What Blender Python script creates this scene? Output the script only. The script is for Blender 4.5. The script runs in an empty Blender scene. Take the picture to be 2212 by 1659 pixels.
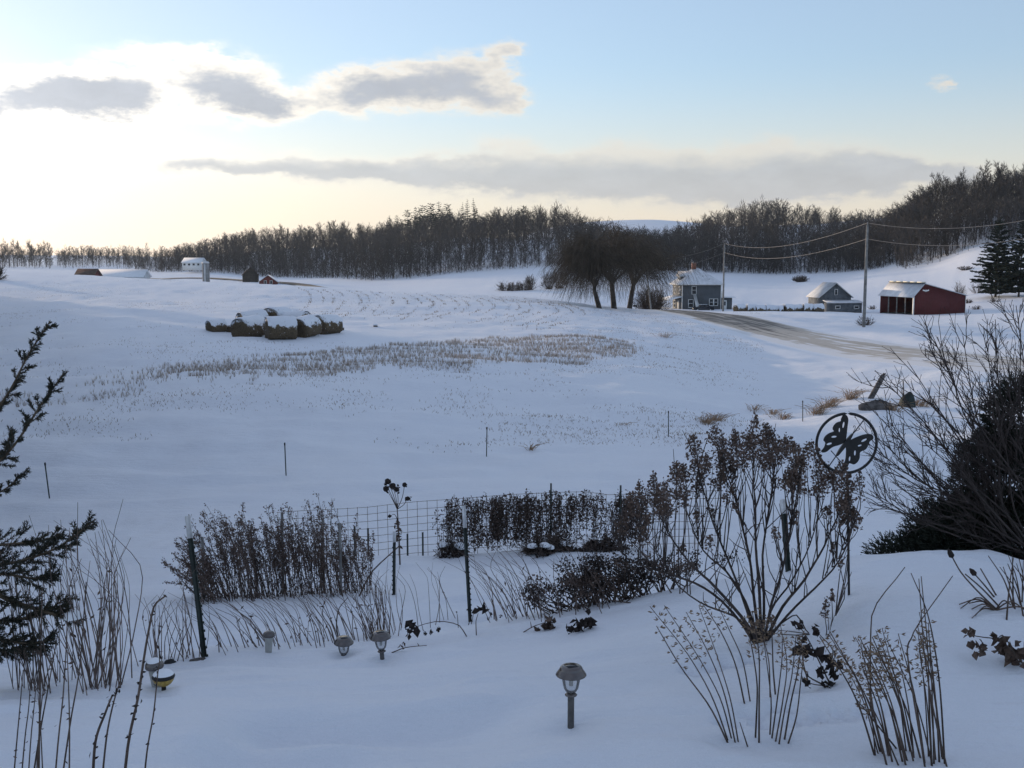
import bpy, math, random
import numpy as np
from mathutils import Vector, Matrix

# ------------------------------------------------------------------ camera, sky, sun, exposure
scene = bpy.context.scene
col = scene.collection
R = math.radians
CAMZ = 2.0                        # metres above the near garden bed
F = 2372.0                        # focal length in units of a 2212-wide picture
CX, CY, HZ = 1106.0, 829.5, 565.0
PITCH = math.atan((CY - HZ) / F)
SUN_AZ, SUN_EL = -44.0, 5.8       # degrees: left of straight ahead, above the horizon

cam_d = bpy.data.cameras.new('camera')
cam = bpy.data.objects.new('camera', cam_d)
col.objects.link(cam)
cam_d.sensor_width = 36.0
cam_d.lens = 36.0 * F / 2212.0
cam_d.clip_start = 0.1
cam_d.clip_end = 12000.0
cam.location = (0, 0, CAMZ)
cam.rotation_euler = (math.pi / 2 - PITCH, 0, 0)
scene.camera = cam
scene.cycles.max_bounces = 5
scene.cycles.diffuse_bounces = 3
scene.cycles.glossy_bounces = 2
scene.cycles.transmission_bounces = 3
scene.cycles.transparent_max_bounces = 8
scene.cycles.volume_bounces = 0

scene.view_settings.view_transform = 'Standard'
scene.view_settings.look = 'None'
scene.view_settings.exposure = 0.8
scene.view_settings.gamma = 1.0
scene.view_settings.use_curve_mapping = False


class NT:
    """small helper to write node trees as expressions"""
    def __init__(s, tree):
        s.t = tree
        s.t.nodes.clear()

    def n(s, kind, **kw):
        nd = s.t.nodes.new(kind)
        for k, v in kw.items():
            setattr(nd, k, v)
        return nd

    def put(s, sock, v):
        if hasattr(v, 'is_output') or isinstance(v, bpy.types.NodeSocket):
            s.t.links.new(v, sock)
        elif v is not None:
            if hasattr(sock, 'default_value') and hasattr(sock.default_value, '__len__') and not hasattr(v, '__len__'):
                v = [v] * len(sock.default_value)
            elif hasattr(v, '__len__') and len(v) == 3 and len(sock.default_value) == 4:
                v = (*v, 1.0)
            sock.default_value = v

    def m(s, op, a, b=None, c=None, clamp=False):
        nd = s.n('ShaderNodeMath', operation=op)
        nd.use_clamp = clamp
        for i, v in enumerate((a, b, c)):
            if v is not None:
                s.put(nd.inputs[i], v)
        return nd.outputs[0]

    def vm(s, op, a, b=None):
        nd = s.n('ShaderNodeVectorMath', operation=op)
        s.put(nd.inputs[0], a)
        if b is not None:
            s.put(nd.inputs[1], b)
        return nd.outputs['Value'] if op in ('DOT_PRODUCT', 'LENGTH') else nd.outputs[0]

    def noise(s, vec, scale, detail=4, rough=0.55, dist=0.0, out='Fac', lac=2.0):
        nd = s.n('ShaderNodeTexNoise')
        if vec is not None:
            s.put(nd.inputs['Vector'], vec)
        for k, v in (('Scale', scale), ('Detail', detail), ('Roughness', rough), ('Distortion', dist), ('Lacunarity', lac)):
            nd.inputs[k].default_value = v
        return nd.outputs[out]

    def smooth(s, x, a, b, lo=0.0, hi=1.0):
        nd = s.n('ShaderNodeMapRange', interpolation_type='SMOOTHSTEP')
        s.put(nd.inputs['Value'], x)
        for k, v in (('From Min', a), ('From Max', b), ('To Min', lo), ('To Max', hi)):
            nd.inputs[k].default_value = v
        return nd.outputs[0]

    def mix(s, f, a, b, kind='MIX'):
        nd = s.n('ShaderNodeMix', data_type='RGBA', blend_type=kind)
        s.put(nd.inputs[0], f)
        s.put(nd.inputs[6], a)
        s.put(nd.inputs[7], b)
        return nd.outputs[2]


def build_world():
    w = bpy.data.worlds.new('World')
    scene.world = w
    w.use_nodes = True
    w.cycles.sampling_method = 'MANUAL'
    w.cycles.sample_map_resolution = 512
    T = NT(w.node_tree)
    out = T.n('ShaderNodeOutputWorld')
    bg = T.n('ShaderNodeBackground')
    bg.inputs['Strength'].default_value = 0.15
    sky = T.n('ShaderNodeTexSky', sky_type='NISHITA')
    sky.sun_disc = False
    sky.sun_elevation = R(SUN_EL)
    sky.sun_rotation = R(SUN_AZ)          # clockwise from +Y
    sky.altitude = 250
    sky.air_density = 1.0
    sky.dust_density = 0.6
    sky.ozone_density = 3.0
    sdv = (math.sin(R(SUN_AZ)) * math.cos(R(SUN_EL)), math.cos(R(SUN_AZ)) * math.cos(R(SUN_EL)), math.sin(R(SUN_EL)))
    tc = T.n('ShaderNodeTexCoord')
    d = T.vm('NORMALIZE', tc.outputs['Generated'])
    sep = T.n('ShaderNodeSeparateXYZ')
    T.put(sep.inputs[0], d)
    x, y, z = sep.outputs
    az = T.m('ARCTAN2', x, y)
    el = T.m('ARCSINE', z)
    cxyz = T.n('ShaderNodeCombineXYZ')
    T.put(cxyz.inputs[0], az)
    T.put(cxyz.inputs[1], T.m('MULTIPLY', el, 2.2))
    P2 = cxyz.outputs[0]
    # ragged edges: the cloud shapes are looked up through a noise-warped direction
    wn = T.noise(P2, 10.0, 7, 0.66, out='Color')
    sepn = T.n('ShaderNodeSeparateColor')
    T.put(sepn.inputs[0], wn)
    azw = T.m('ADD', az, T.m('MULTIPLY', T.m('SUBTRACT', sepn.outputs[0], 0.5), 0.115))
    elw = T.m('ADD', el, T.m('MULTIPLY', T.m('SUBTRACT', sepn.outputs[1], 0.5), 0.045))

    def ang(px, py):
        return math.atan((px - CX) / F), PITCH * -1 + math.atan((CY - py) / math.hypot(F, px - CX))

    pw = T.n('ShaderNodeCombineXYZ')
    T.put(pw.inputs[0], azw)
    T.put(pw.inputs[1], elw)
    pw = pw.outputs[0]

    def blobs(lst):
        tot = 0.0
        for px, py, wx, wy, amp in lst:
            a, e = ang(px, py)
            u = T.vm('MULTIPLY_ADD', pw, (F / wx, F / wy, 0))
            T.put(T.t.nodes[-1].inputs[2], (-a * F / wx, -e * F / wy, 0))
            g = T.m('POWER', .3679, T.vm('DOT_PRODUCT', u, u))
            tot = T.m('MULTIPLY_ADD', g, amp, tot)
        return tot

    cum = blobs([(-40, 208, 80, 36, 1.3), (140, 178, 95, 42, 1.35), (270, 200, 95, 42, 1.45), (515, 190, 78, 44, 1.4), (595, 212, 62, 32, 1.0),
                 (400, 108, 150, 34, .52), (420, 160, 70, 30, .5), (815, 192, 90, 42, 1.2), (940, 172, 105, 40, 1.05), (1090, 132, 50, 28, .66),
                 (1100, 218, 50, 28, .62), (690, 205, 70, 24, .55), (1035, 185, 70, 46, .65), (2045, 160, 20, 15, .42),
                 (-420, 230, 160, 34, 1.1), (2800, 190, 200, 30, .8), (-1000, 180, 200, 40, 1.0), (3500, 210, 200, 35, .9)])
    band = blobs([(500, 350, 240, 24, .75), (800, 365, 260, 30, .85), (1080, 372, 230, 34, .8), (1380, 358, 220, 50, 1.05), (1640, 368, 210, 50, 1.0), (1880, 366, 170, 40, .8), (2060, 352, 100, 20, .45),
                  (1090, 318, 80, 20, .46), (1400, 420, 620, 44, .50), (1620, 308, 50, 16, .4), (2700, 380, 350, 36, .8), (-500, 370, 400, 30, .8), (4200, 380, 700, 45, .9), (-2200, 370, 800, 45, .9)])
    fb = T.noise(P2, 15.0, 7, 0.62)
    fb2 = T.noise(P2, 60.0, 4, 0.6)
    tex = T.m('ADD', T.m('MULTIPLY', T.m('SUBTRACT', fb, 0.5), 1.7), T.m('MULTIPLY', T.m('SUBTRACT', fb2, 0.5), 0.5))
    dens_c = T.m('ADD', cum, T.m('MULTIPLY', tex, T.smooth(cum, 0.03, 0.5)))
    dens_b = T.m('ADD', band, T.m('MULTIPLY', tex, T.m('MULTIPLY', T.smooth(band, 0.05, 0.6), .8)))
    sd = Vector((math.sin(R(SUN_AZ)) * math.cos(R(SUN_EL)), math.cos(R(SUN_AZ)) * math.cos(R(SUN_EL)), math.sin(R(SUN_EL))))
    cs = T.vm('DOT_PRODUCT', d, tuple(sd))
    near = T.m('POWER', T.m('MAXIMUM', cs, 0.0), 9.0)
    # thin cloud scatters the sun forwards (bright rims), thick cloud shuts it out (grey cores)
    rim = T.vm('SCALE', (1.0, .93, .82))
    rim_n = T.t.nodes[-1]
    T.put(rim_n.inputs['Scale'], T.m('ADD', 3.2, T.m('MULTIPLY', near, 7.0)))
    core = T.vm('SCALE', (.85, .89, .98))
    core_n = T.t.nodes[-1]
    T.put(core_n.inputs['Scale'], T.m('MULTIPLY', T.m('ADD', 2.15, T.m('MULTIPLY', near, 1.2)), T.m('ADD', .72, T.m('MULTIPLY', fb, .56))))
    cc = T.mix(T.smooth(dens_c, .30, 1.35), rim, core)
    cb = T.mix(T.smooth(dens_b, .15, .95), rim, core)
    cb = T.mix(T.m('MULTIPLY', T.smooth(elw, .079, .100), .85), cb, rim)        # the bank's top catches the sun
    nsky = T.mix(T.m('ADD', .27, T.m('MULTIPLY', T.m('POWER', T.m('MAXIMUM', T.vm('DOT_PRODUCT', d, tuple(sdv)), 0.0), 5.0), .22)), sky.outputs[0], (3.55, 3.6, 4.05))      # a thin high veil over the whole sky
    # and a warm haze lying low all round the horizon
    hz_c = T.vm('SCALE', (3.6, 2.98, 2.45))
    T.put(T.t.nodes[-1].inputs['Scale'], T.m('ADD', 1.0, T.m('MULTIPLY', near, 1.3)))
    nsky = T.mix(T.m('MULTIPLY', T.smooth(el, .18, .0), .78), nsky, hz_c)
    c1 = T.mix(T.m('MULTIPLY', T.smooth(dens_b, .04, .85), .72), nsky, cb)
    c2 = T.mix(T.m('MULTIPLY', T.smooth(dens_c, .08, .62), .93), c1, cc)
    T.put(bg.inputs['Color'], c2)
    T.t.links.new(bg.outputs[0], out.inputs[0])


build_world()

sun_d = bpy.data.lights.new('sun', 'SUN')
sun_d.energy = 2.3
sun_d.angle = R(0.6)
sun_d.color = (1.0, 0.76, 0.52)
sun = bpy.data.objects.new('sun', sun_d)
col.objects.link(sun)
sdir = Vector((math.sin(R(SUN_AZ)) * math.cos(R(SUN_EL)), math.cos(R(SUN_AZ)) * math.cos(R(SUN_EL)), math.sin(R(SUN_EL))))
sun.rotation_euler = sdir.to_track_quat('Z', 'Y').to_euler()

# ------------------------------------------------------------------ helpers
rng = np.random.default_rng(7)
random.seed(7)


def ray(px, py):
    x, y = (px - CX) / F, (CY - py) / F
    return np.array((x, math.cos(PITCH) + y * math.sin(PITCH), -math.sin(PITCH) + y * math.cos(PITCH)))


def P(px, py, Y):
    """the world point seen at picture position (px, py) at forward distance Y"""
    d = ray(px, py)
    return np.array((0, 0, CAMZ)) + d * (Y / d[1])


def vnoise(x, y, seed=0):
    x = np.asarray(x, float); y = np.asarray(y, float)
    xi = np.floor(x).astype(np.int64); yi = np.floor(y).astype(np.int64)
    fx = x - xi; fy = y - yi
    fx = fx * fx * (3 - 2 * fx); fy = fy * fy * (3 - 2 * fy)

    def h(a, b):
        n = (a * 374761393 + b * 668265263 + seed * 1442695041) & 0xffffffff
        n = ((n ^ (n >> 13)) * 1274126177) & 0xffffffff
        n = n ^ (n >> 16)
        return (n & 0xffff) / 32767.5 - 1.0
    return (h(xi, yi) * (1 - fx) + h(xi + 1, yi) * fx) * (1 - fy) + (h(xi, yi + 1) * (1 - fx) + h(xi + 1, yi + 1) * fx) * fy


# ------------------------------------------------------------------ the lie of the land
def Q(py):
    return math.tan(PITCH + math.atan((py - CY) / F))


NEAR = [(0.7, 'z', -1.9), (2.5, 'z', -1.97)]
# per picture column: (forward distance, picture row) where the ground is seen, or (distance, 'z', height relative to the eye)
COLS = {
    -600: [(4.2, 'z', -2.05), (8.5, 'z', -3.0), (14, 'z', -4.5), (20, 'z', -5.6), (31, 'z', -6.7), (50, 'z', -5.9), (90, 'z', -4.6), (130, 'z', -3.6), (200, 'z', -1.2), (300, 'z', -4), (450, 'z', -6), (700, 'z', -3), (1500, 'z', 9), (5000, 'z', 30)],
    0: [(4.2, 1668), (6.2, 1505), (8.6, 1436), (10.5, 1400), (14, 1305), (20, 1222), (31, 1085), (50, 845), (90, 700), (130, 642), (200, 583), (300, 'z', -5), (450, 'z', -6.5), (700, 580), (1100, 572), (2000, 553), (5000, 552)],
    250: [(4.2, 1668), (5.9, 1508), (8.7, 1426), (10.5, 1395), (14, 1300), (20, 1215), (32, 1067), (51, 830), (88, 695), (128, 645), (185, 598), (300, 'z', -7), (430, 'z', -8), (520, 'z', -7), (700, 577), (1100, 566), (2000, 555), (5000, 554)],
    450: [(4.2, 1668), (5.9, 1500), (8.7, 1414), (9.5, 'z', -3.6), (10.5, 1394), (14, 1298), (20, 1208), (33, 1045), (52, 816), (85, 703), (125, 650), (170, 609), (195, 'z', -4.2), (260, 'z', -8), (400, 'z', -8.2), (470, 602), (520, 590), (600, 580), (700, 560), (900, 'z', 5), (2000, 557), (5000, 556)],
    600: [(4.2, 1668), (5.9, 1497), (8.7, 1412), (9.5, 'z', -3.58), (10.5, 1390), (14, 1294), (20, 1205), (34, 1030), (54, 802), (82, 713), (120, 658), (158, 617), (185, 'z', -4.8), (260, 'z', -8.4), (400, 'z', -8.6), (480, 604), (520, 600), (600, 577), (700, 540), (900, 'z', 9), (2000, 'z', 15), (5000, 'z', 30)],
    800: [(4.2, 1667), (5.9, 1493), (8.6, 1395), (9.4, 'z', -3.5), (10.5, 1372), (14, 1288), (20, 1200), (35.5, 1010), (58, 785), (80, 722), (115, 668), (152, 628), (180, 'z', -5.6), (260, 'z', -8.4), (360, 'z', -9), (430, 608), (500, 588), (600, 556), (690, 534), (900, 'z', 12), (2000, 'z', 15), (5000, 'z', 30)],
    1000: [(4.2, 1666), (5.8, 1482), (8.6, 1372), (9.4, 'z', -3.45), (10.5, 'z', -3.75), (14, 1275), (20, 1197), (37.5, 990), (62, 775), (78, 730), (110, 676), (148, 637), (175, 'z', -6.2), (250, 'z', -8.6), (340, 623), (425, 590), (500, 560), (590, 526), (660, 511), (900, 'z', 12), (2000, 'z', 15), (5000, 'z', 30)],
    1200: [(4.2, 1665), (4.7, 1574), (5.8, 1470), (8.6, 1332), (9.4, 'z', -3.32), (10.5, 'z', -3.62), (14, 1255), (20, 1192), (39.5, 970), (66, 768), (78, 730), (105, 686), (142, 651), (170, 'z', -6.8), (240, 'z', -8.8), (330, 620), (425, 577), (500, 546), (570, 514), (650, 'z', 11), (850, 'z', 10), (1150, 'z', 36), (1600, 'z', 34), (5000, 'z', 30)],
    1400: [(4.2, 1664), (4.7, 1574), (5.8, 1450), (8.4, 1300), (9.2, 'z', -3.1), (10.5, 'z', -3.5), (14, 1245), (20, 1188), (41.5, 949), (70, 766), (85, 728), (110, 698), (150, 667), (175, 'z', -8.0), (235, 'z', -10.3), (330, 620), (420, 586), (500, 576), (620, 556), (800, 'z', 5), (1150, 476), (1600, 'z', 38), (5000, 'z', 30)],
    1640: [(4.2, 1662), (4.6, 1592), (5.8, 1425), (6.8, 1336), (8.2, 1262), (9.0, 'z', -2.95), (10.5, 'z', -3.4), (14, 'z', -4.2), (20, 'z', -5.05), (45, 922), (60, 'z', -7.1), (80, 'z', -7.0), (100, 'z', -6.8), (134, 683), (150, 'z', -7.0), (185, 'z', -8.3), (235, 'z', -10.5), (265, 654), (330, 622), (400, 600), (430, 590), (520, 548), (620, 494), (700, 'z', 20), (1150, 'z', 34), (1600, 'z', 34), (5000, 'z', 30)],
    1800: [(4.2, 1662), (4.6, 1590), (5.8, 1385), (7.0, 1280), (8.2, 1220), (10, 'z', -3.2), (14, 'z', -4.1), (20, 'z', -5.1), (34, 'z', -6.5), (46, 905), (58, 'z', -7.1), (75, 'z', -7.0), (100, 'z', -6.8), (140, 'z', -7.0), (190, 'z', -8.7), (215, 673), (240, 655), (300, 625), (400, 588), (500, 553), (600, 517), (700, 'z', 13), (1150, 'z', 40), (1600, 'z', 36), (5000, 'z', 30)],
    1900: [(4.2, 1662), (4.6, 1584), (5.8, 1345), (6.8, 1265), (8.1, 1207), (10, 'z', -3.2), (14, 'z', -4.2), (20, 'z', -5.2), (34, 'z', -6.6), (48, 885), (60, 'z', -6.9), (75, 'z', -6.8), (100, 'z', -6.7), (115, 706), (190, 678), (215, 668), (250, 645), (300, 612), (380, 578), (480, 548), (600, 522), (700, 'z', 12), (1150, 473), (1600, 'z', 38), (5000, 'z', 30)],
    2000: [(4.2, 1662), (4.6, 1582), (5.8, 1340), (6.8, 1262), (8.2, 1204), (10, 'z', -3.2), (14, 'z', -4.2), (20, 'z', -5.2), (34, 'z', -6.5), (48, 'z', -6.7), (60, 'z', -6.7), (80, 'z', -6.6), (115, 'z', -7.0), (190, 678), (215, 665), (250, 640), (300, 600), (345, 575), (390, 527), (440, 474), (520, 'z', 20), (700, 'z', 18), (1150, 'z', 36), (5000, 'z', 30)],
    2120: [(4.2, 1662), (4.6, 1580), (5.8, 1345), (7, 1260), (8.5, 1212), (10.5, 'z', -3.3), (14, 'z', -4.2), (20, 'z', -5.2), (34, 'z', -6.5), (48, 'z', -6.6), (60, 'z', -6.5), (80, 'z', -6.5), (115, 'z', -7.2), (190, 672), (205, 655), (250, 620), (310, 562), (360, 512), (430, 452), (520, 'z', 24), (700, 'z', 22), (1150, 'z', 36), (5000, 'z', 30)],
    2260: [(4.2, 1662), (4.6, 1580), (5.8, 1360), (7, 1290), (8.5, 1242), (10.5, 'z', -3.3), (14, 'z', -4.2), (20, 'z', -5.2), (34, 'z', -6.5), (48, 'z', -6.4), (60, 'z', -6.4), (80, 'z', -6.4), (115, 'z', -7.4), (190, 664), (205, 645), (250, 610), (300, 558), (360, 503), (430, 442), (520, 'z', 26), (700, 'z', 24), (1150, 'z', 36), (5000, 'z', 30)],
    2900: [(4.2, 'z', -2.0), (6, 'z', -2.1), (8.5, 'z', -2.6), (10.5, 'z', -3.3), (14, 'z', -4.2), (20, 'z', -5.2), (34, 'z', -6.4), (60, 'z', -6.3), (115, 'z', -7.4), (190, 'z', -7), (250, 'z', -3), (300, 'z', 2), (430, 'z', 26), (520, 'z', 30), (700, 'z', 28), (1150, 'z', 36), (5000, 'z', 30)],
}


def pchip(xk, yk, x):
    h = np.diff(xk); dl = np.diff(yk) / h
    m = np.zeros_like(yk)
    w1 = 2 * h[1:] + h[:-1]; w2 = h[1:] + 2 * h[:-1]
    ok = dl[:-1] * dl[1:] > 0
    with np.errstate(divide='ignore', invalid='ignore'):
        m[1:-1] = np.where(ok, (w1 + w2) / (w1 / dl[:-1] + w2 / dl[1:]), 0)
    m[0] = dl[0]; m[-1] = dl[-1]
    x = np.clip(x, xk[0], xk[-1])
    i = np.clip(np.searchsorted(xk, x) - 1, 0, len(xk) - 2)
    t = (x - xk[i]) / h[i]
    return ((2 * t**3 - 3 * t**2 + 1) * yk[i] + (t**3 - 2 * t**2 + t) * h[i] * m[i] + (-2 * t**3 + 3 * t**2) * yk[i + 1] + (t**3 - t**2) * h[i] * m[i + 1])


LY0, LY1, NLY = math.log(0.7), math.log(5000.0), 1600
LYS = np.linspace(LY0, LY1, NLY)
A_K = np.array([(px - CX) / F / math.cos(PITCH) for px in COLS])
NA = 700
AS = np.linspace(A_K[0], A_K[-1], NA)
_ct = []
for px, kn in COLS.items():
    kk = NEAR + kn
    ys = np.array([math.log(k[0]) for k in kk])
    zs = np.array([k[2] if k[1] == 'z' else -Q(k[1]) * k[0] for k in kk], float)
    _ct.append(pchip(ys, zs, LYS))
_ct = np.array(_ct)
TAB = np.array([pchip(A_K, _ct[:, j], AS) for j in range(NLY)]).T     # (NA, NLY)


# soften the column seams a little
for _ in range(45):
    TAB[1:-1] = 0.25 * TAB[:-2] + 0.5 * TAB[1:-1] + 0.25 * TAB[2:]

ROAD = np.array([(60, 30), (45, 44), (36.5, 60), (31.5, 72), (28.4, 86), (26.6, 105), (25.6, 125), (24.5, 145), (22, 165), (17, 190), (9, 215), (-4, 240), (-20, 262)], float)


def _smooth_poly(pts, n=220):
    t = np.linspace(0, 1, len(pts)); tt = np.linspace(0, 1, n)
    return np.stack([pchip(t, pts[:, 0], tt), pchip(t, pts[:, 1], tt)], 1)


ROADP = _smooth_poly(ROAD)


def road_dist(x, y):
    """distance to the road's centre line (only worked out near it)"""
    x = np.asarray(x, float); y = np.asarray(y, float)
    d = np.full(x.shape, 99.0)
    m = (y > 15) & (y < 290) & (x > -45) & (x < 90)
    if m.any():
        xs, ys = x[m], y[m]
        best = np.full(xs.shape, 1e9)
        a = ROADP[:-1]; b = ROADP[1:]
        for i in range(0, len(a), 3):
            p, q = ROADP[i], ROADP[min(i + 3, len(ROADP) - 1)]
            v = q - p; L = max((v * v).sum(), 1e-9)
            t = np.clip(((xs - p[0]) * v[0] + (ys - p[1]) * v[1]) / L, 0, 1)
            best = np.minimum(best, (xs - p[0] - t * v[0])**2 + (ys - p[1] - t * v[1])**2)
        d[m] = np.sqrt(best)
    return d


def base_z(x, y):
    x = np.asarray(x, float); y = np.asarray(y, float)
    th = np.arctan2(x, y); r = np.hypot(x, y)
    thc = np.clip(th, math.atan(AS[0]) + .002, math.atan(AS[-1]) - .002)
    a = np.tan(thc); Y = np.maximum(r * np.cos(thc), 0.71)
    fi = np.clip((a - AS[0]) / (AS[1] - AS[0]), 0, NA - 1.001)
    fj = np.clip((np.log(Y) - LY0) / (LYS[1] - LYS[0]), 0, NLY - 1.001)
    i = fi.astype(int); j = fj.astype(int); u = fi - i; v = fj - j
    z = (TAB[i, j] * (1 - u) + TAB[i + 1, j] * u) * (1 - v) + (TAB[i, j + 1] * (1 - u) + TAB[i + 1, j + 1] * u) * v
    return z + CAMZ


TRACKS = None


def ground(x, y):
    x = np.asarray(x, float); y = np.asarray(y, float)
    z = base_z(x, y)
    r = np.hypot(x, y)
    # wind-packed drifts: low and soft by the house, larger out in the fields
    k = np.clip((r - 3) / 12, 0, 1)
    z = z + 0.016 * vnoise(x / .55 + 3, y / .26, 1) * (1 - k * .3) + 0.055 * vnoise(x / 1.7, y / .8 + 9, 2) + 0.007 * vnoise(x / .21, y / .12, 9) * (r < 14)
    z = z + (0.045 * vnoise(x / 1.0, y / .8, 10) + 0.12 * vnoise(x / 4.2 + y * .1, y / .95, 14)) * np.clip((r - 24) / 10, 0, 1) * np.clip((200 - r) / 60, 0, 1)
    # a wind-scooped hollow in the bed, and a line of small animal tracks
    def sst(t):
        t = np.clip(t, 0, 1); return t * t * (3 - 2 * t)
    edge = 5.42 + .10 * np.sin(x * 2.3 + .6) + .05 * np.sin(x * 6.1)
    z = z - 0.15 * sst((edge - y) / .42) * sst((y - 3.9) / .8) * sst((x + 1.45) / .35) * sst((.45 - x) / .9)
    z = z + (r < 30) * (0.085 * np.maximum(0, vnoise(x / 1.35 + .35 * y, y / .42, 12))**1.5 + 0.036 * np.maximum(0, vnoise(x / .5 - .3 * y, y / .17, 13))**1.5)
    if TRACKS is not None:
        m = (r < 9.5) & (r > 3.5)
        if m.any():
            dd = np.zeros(int(m.sum()))
            for tx, ty, ta, tr in TRACKS:
                dd = np.maximum(dd, np.exp(-((x[m] - tx) / tr)**2 - ((y[m] - ty) / tr)**2) * ta)
            z = z.copy(); z[m] -= dd
    z = z + k * (0.05 * vnoise(x / 4.5, y / 2.6, 3) + 0.11 * vnoise(x / 14, y / 9, 4))
    z = z + np.clip((r - 60) / 200, 0, 1) * 0.35 * vnoise(x / 40, y / 33, 5) + np.clip((r - 400) / 600, 0, 1) * 1.2 * vnoise(x / 90, y / 80, 6)
    rd = road_dist(x, y)
    w = np.clip((rd - 4.8) / 3.0, 0, 1); w = w * w * (3 - 2 * w)
    zr = base_z(x, y) - 0.16
    z = np.where(rd < 9, zr * (1 - w) + z * w, z)
    ridge = np.exp(-((rd - 6.4) / 1.0)**2) * 0.05 * (1 + .8 * vnoise(x / 3, y / 3, 8))
    return z + np.where(rd < 12, ridge, 0)


def gz(x, y):
    return float(ground(np.array([x]), np.array([y]))[0])


def hit(px, py, y0=1.0, y1=3000.0):
    """the ground point seen at (px, py), looked for between two forward distances"""
    d = ray(px, py)
    sx, sz = d[0] / d[1], d[2] / d[1]
    Ys = np.exp(np.linspace(math.log(y0), math.log(y1), 500))
    below = CAMZ + sz * Ys < ground(sx * Ys, Ys)
    i = int(np.argmax(below)) if below.any() else len(Ys) - 1
    Ys = np.linspace(Ys[max(i - 1, 0)], Ys[i], 24)
    g = ground(sx * Ys, Ys)
    below = CAMZ + sz * Ys < g
    i = int(np.argmax(below)) if below.any() else len(Ys) - 1
    return np.array((sx * Ys[i], Ys[i], g[i]))


def at(px, Y):
    """the ground point in picture column px at forward distance Y"""
    x = (px - CX) / F / math.cos(PITCH) * Y
    for _ in range(4):
        z = gz(x, Y)
        v = np.array((x, Y, z - CAMZ))
        dep = v[1] * math.cos(PITCH) - v[2] * math.sin(PITCH)
        x = (px - CX) / F * dep
    return np.array((x, Y, gz(x, Y)))


def _tracks():
    out = []
    for a, b, n in (((1490, 1452), (1640, 1415), 8), ((1640, 1560), (1905, 1530), 13), ((1735, 1500), (1560, 1560), 7), ((1180, 1490), (1330, 1430), 0)):
        for k in range(n):
            t = (k + random.uniform(-.15, .15)) / max(n - 1, 1)
            h = hit(a[0] + (b[0] - a[0]) * t, a[1] + (b[1] - a[1]) * t + (7 if k % 2 else -5), 3.5, 8)
            out.append((h[0], h[1], random.uniform(.045, .07), .045))
    for p, y in ((1233, 1571), (828, 1423), (742, 1413), (343, 1482), (354, 1491), (1838, 1283), (1576, 1600), (1592, 1601), (1665, 1596), (1690, 1600), (1640, 1600), (1640, 1388)):
        h = hit(p, y, 3.5, 9)      # hollows the wind scoops round lamps and stems
        out.append((h[0], h[1], .035, .10 if p != 1640 else .16))
    return out


TRACKS = _tracks()


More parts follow.
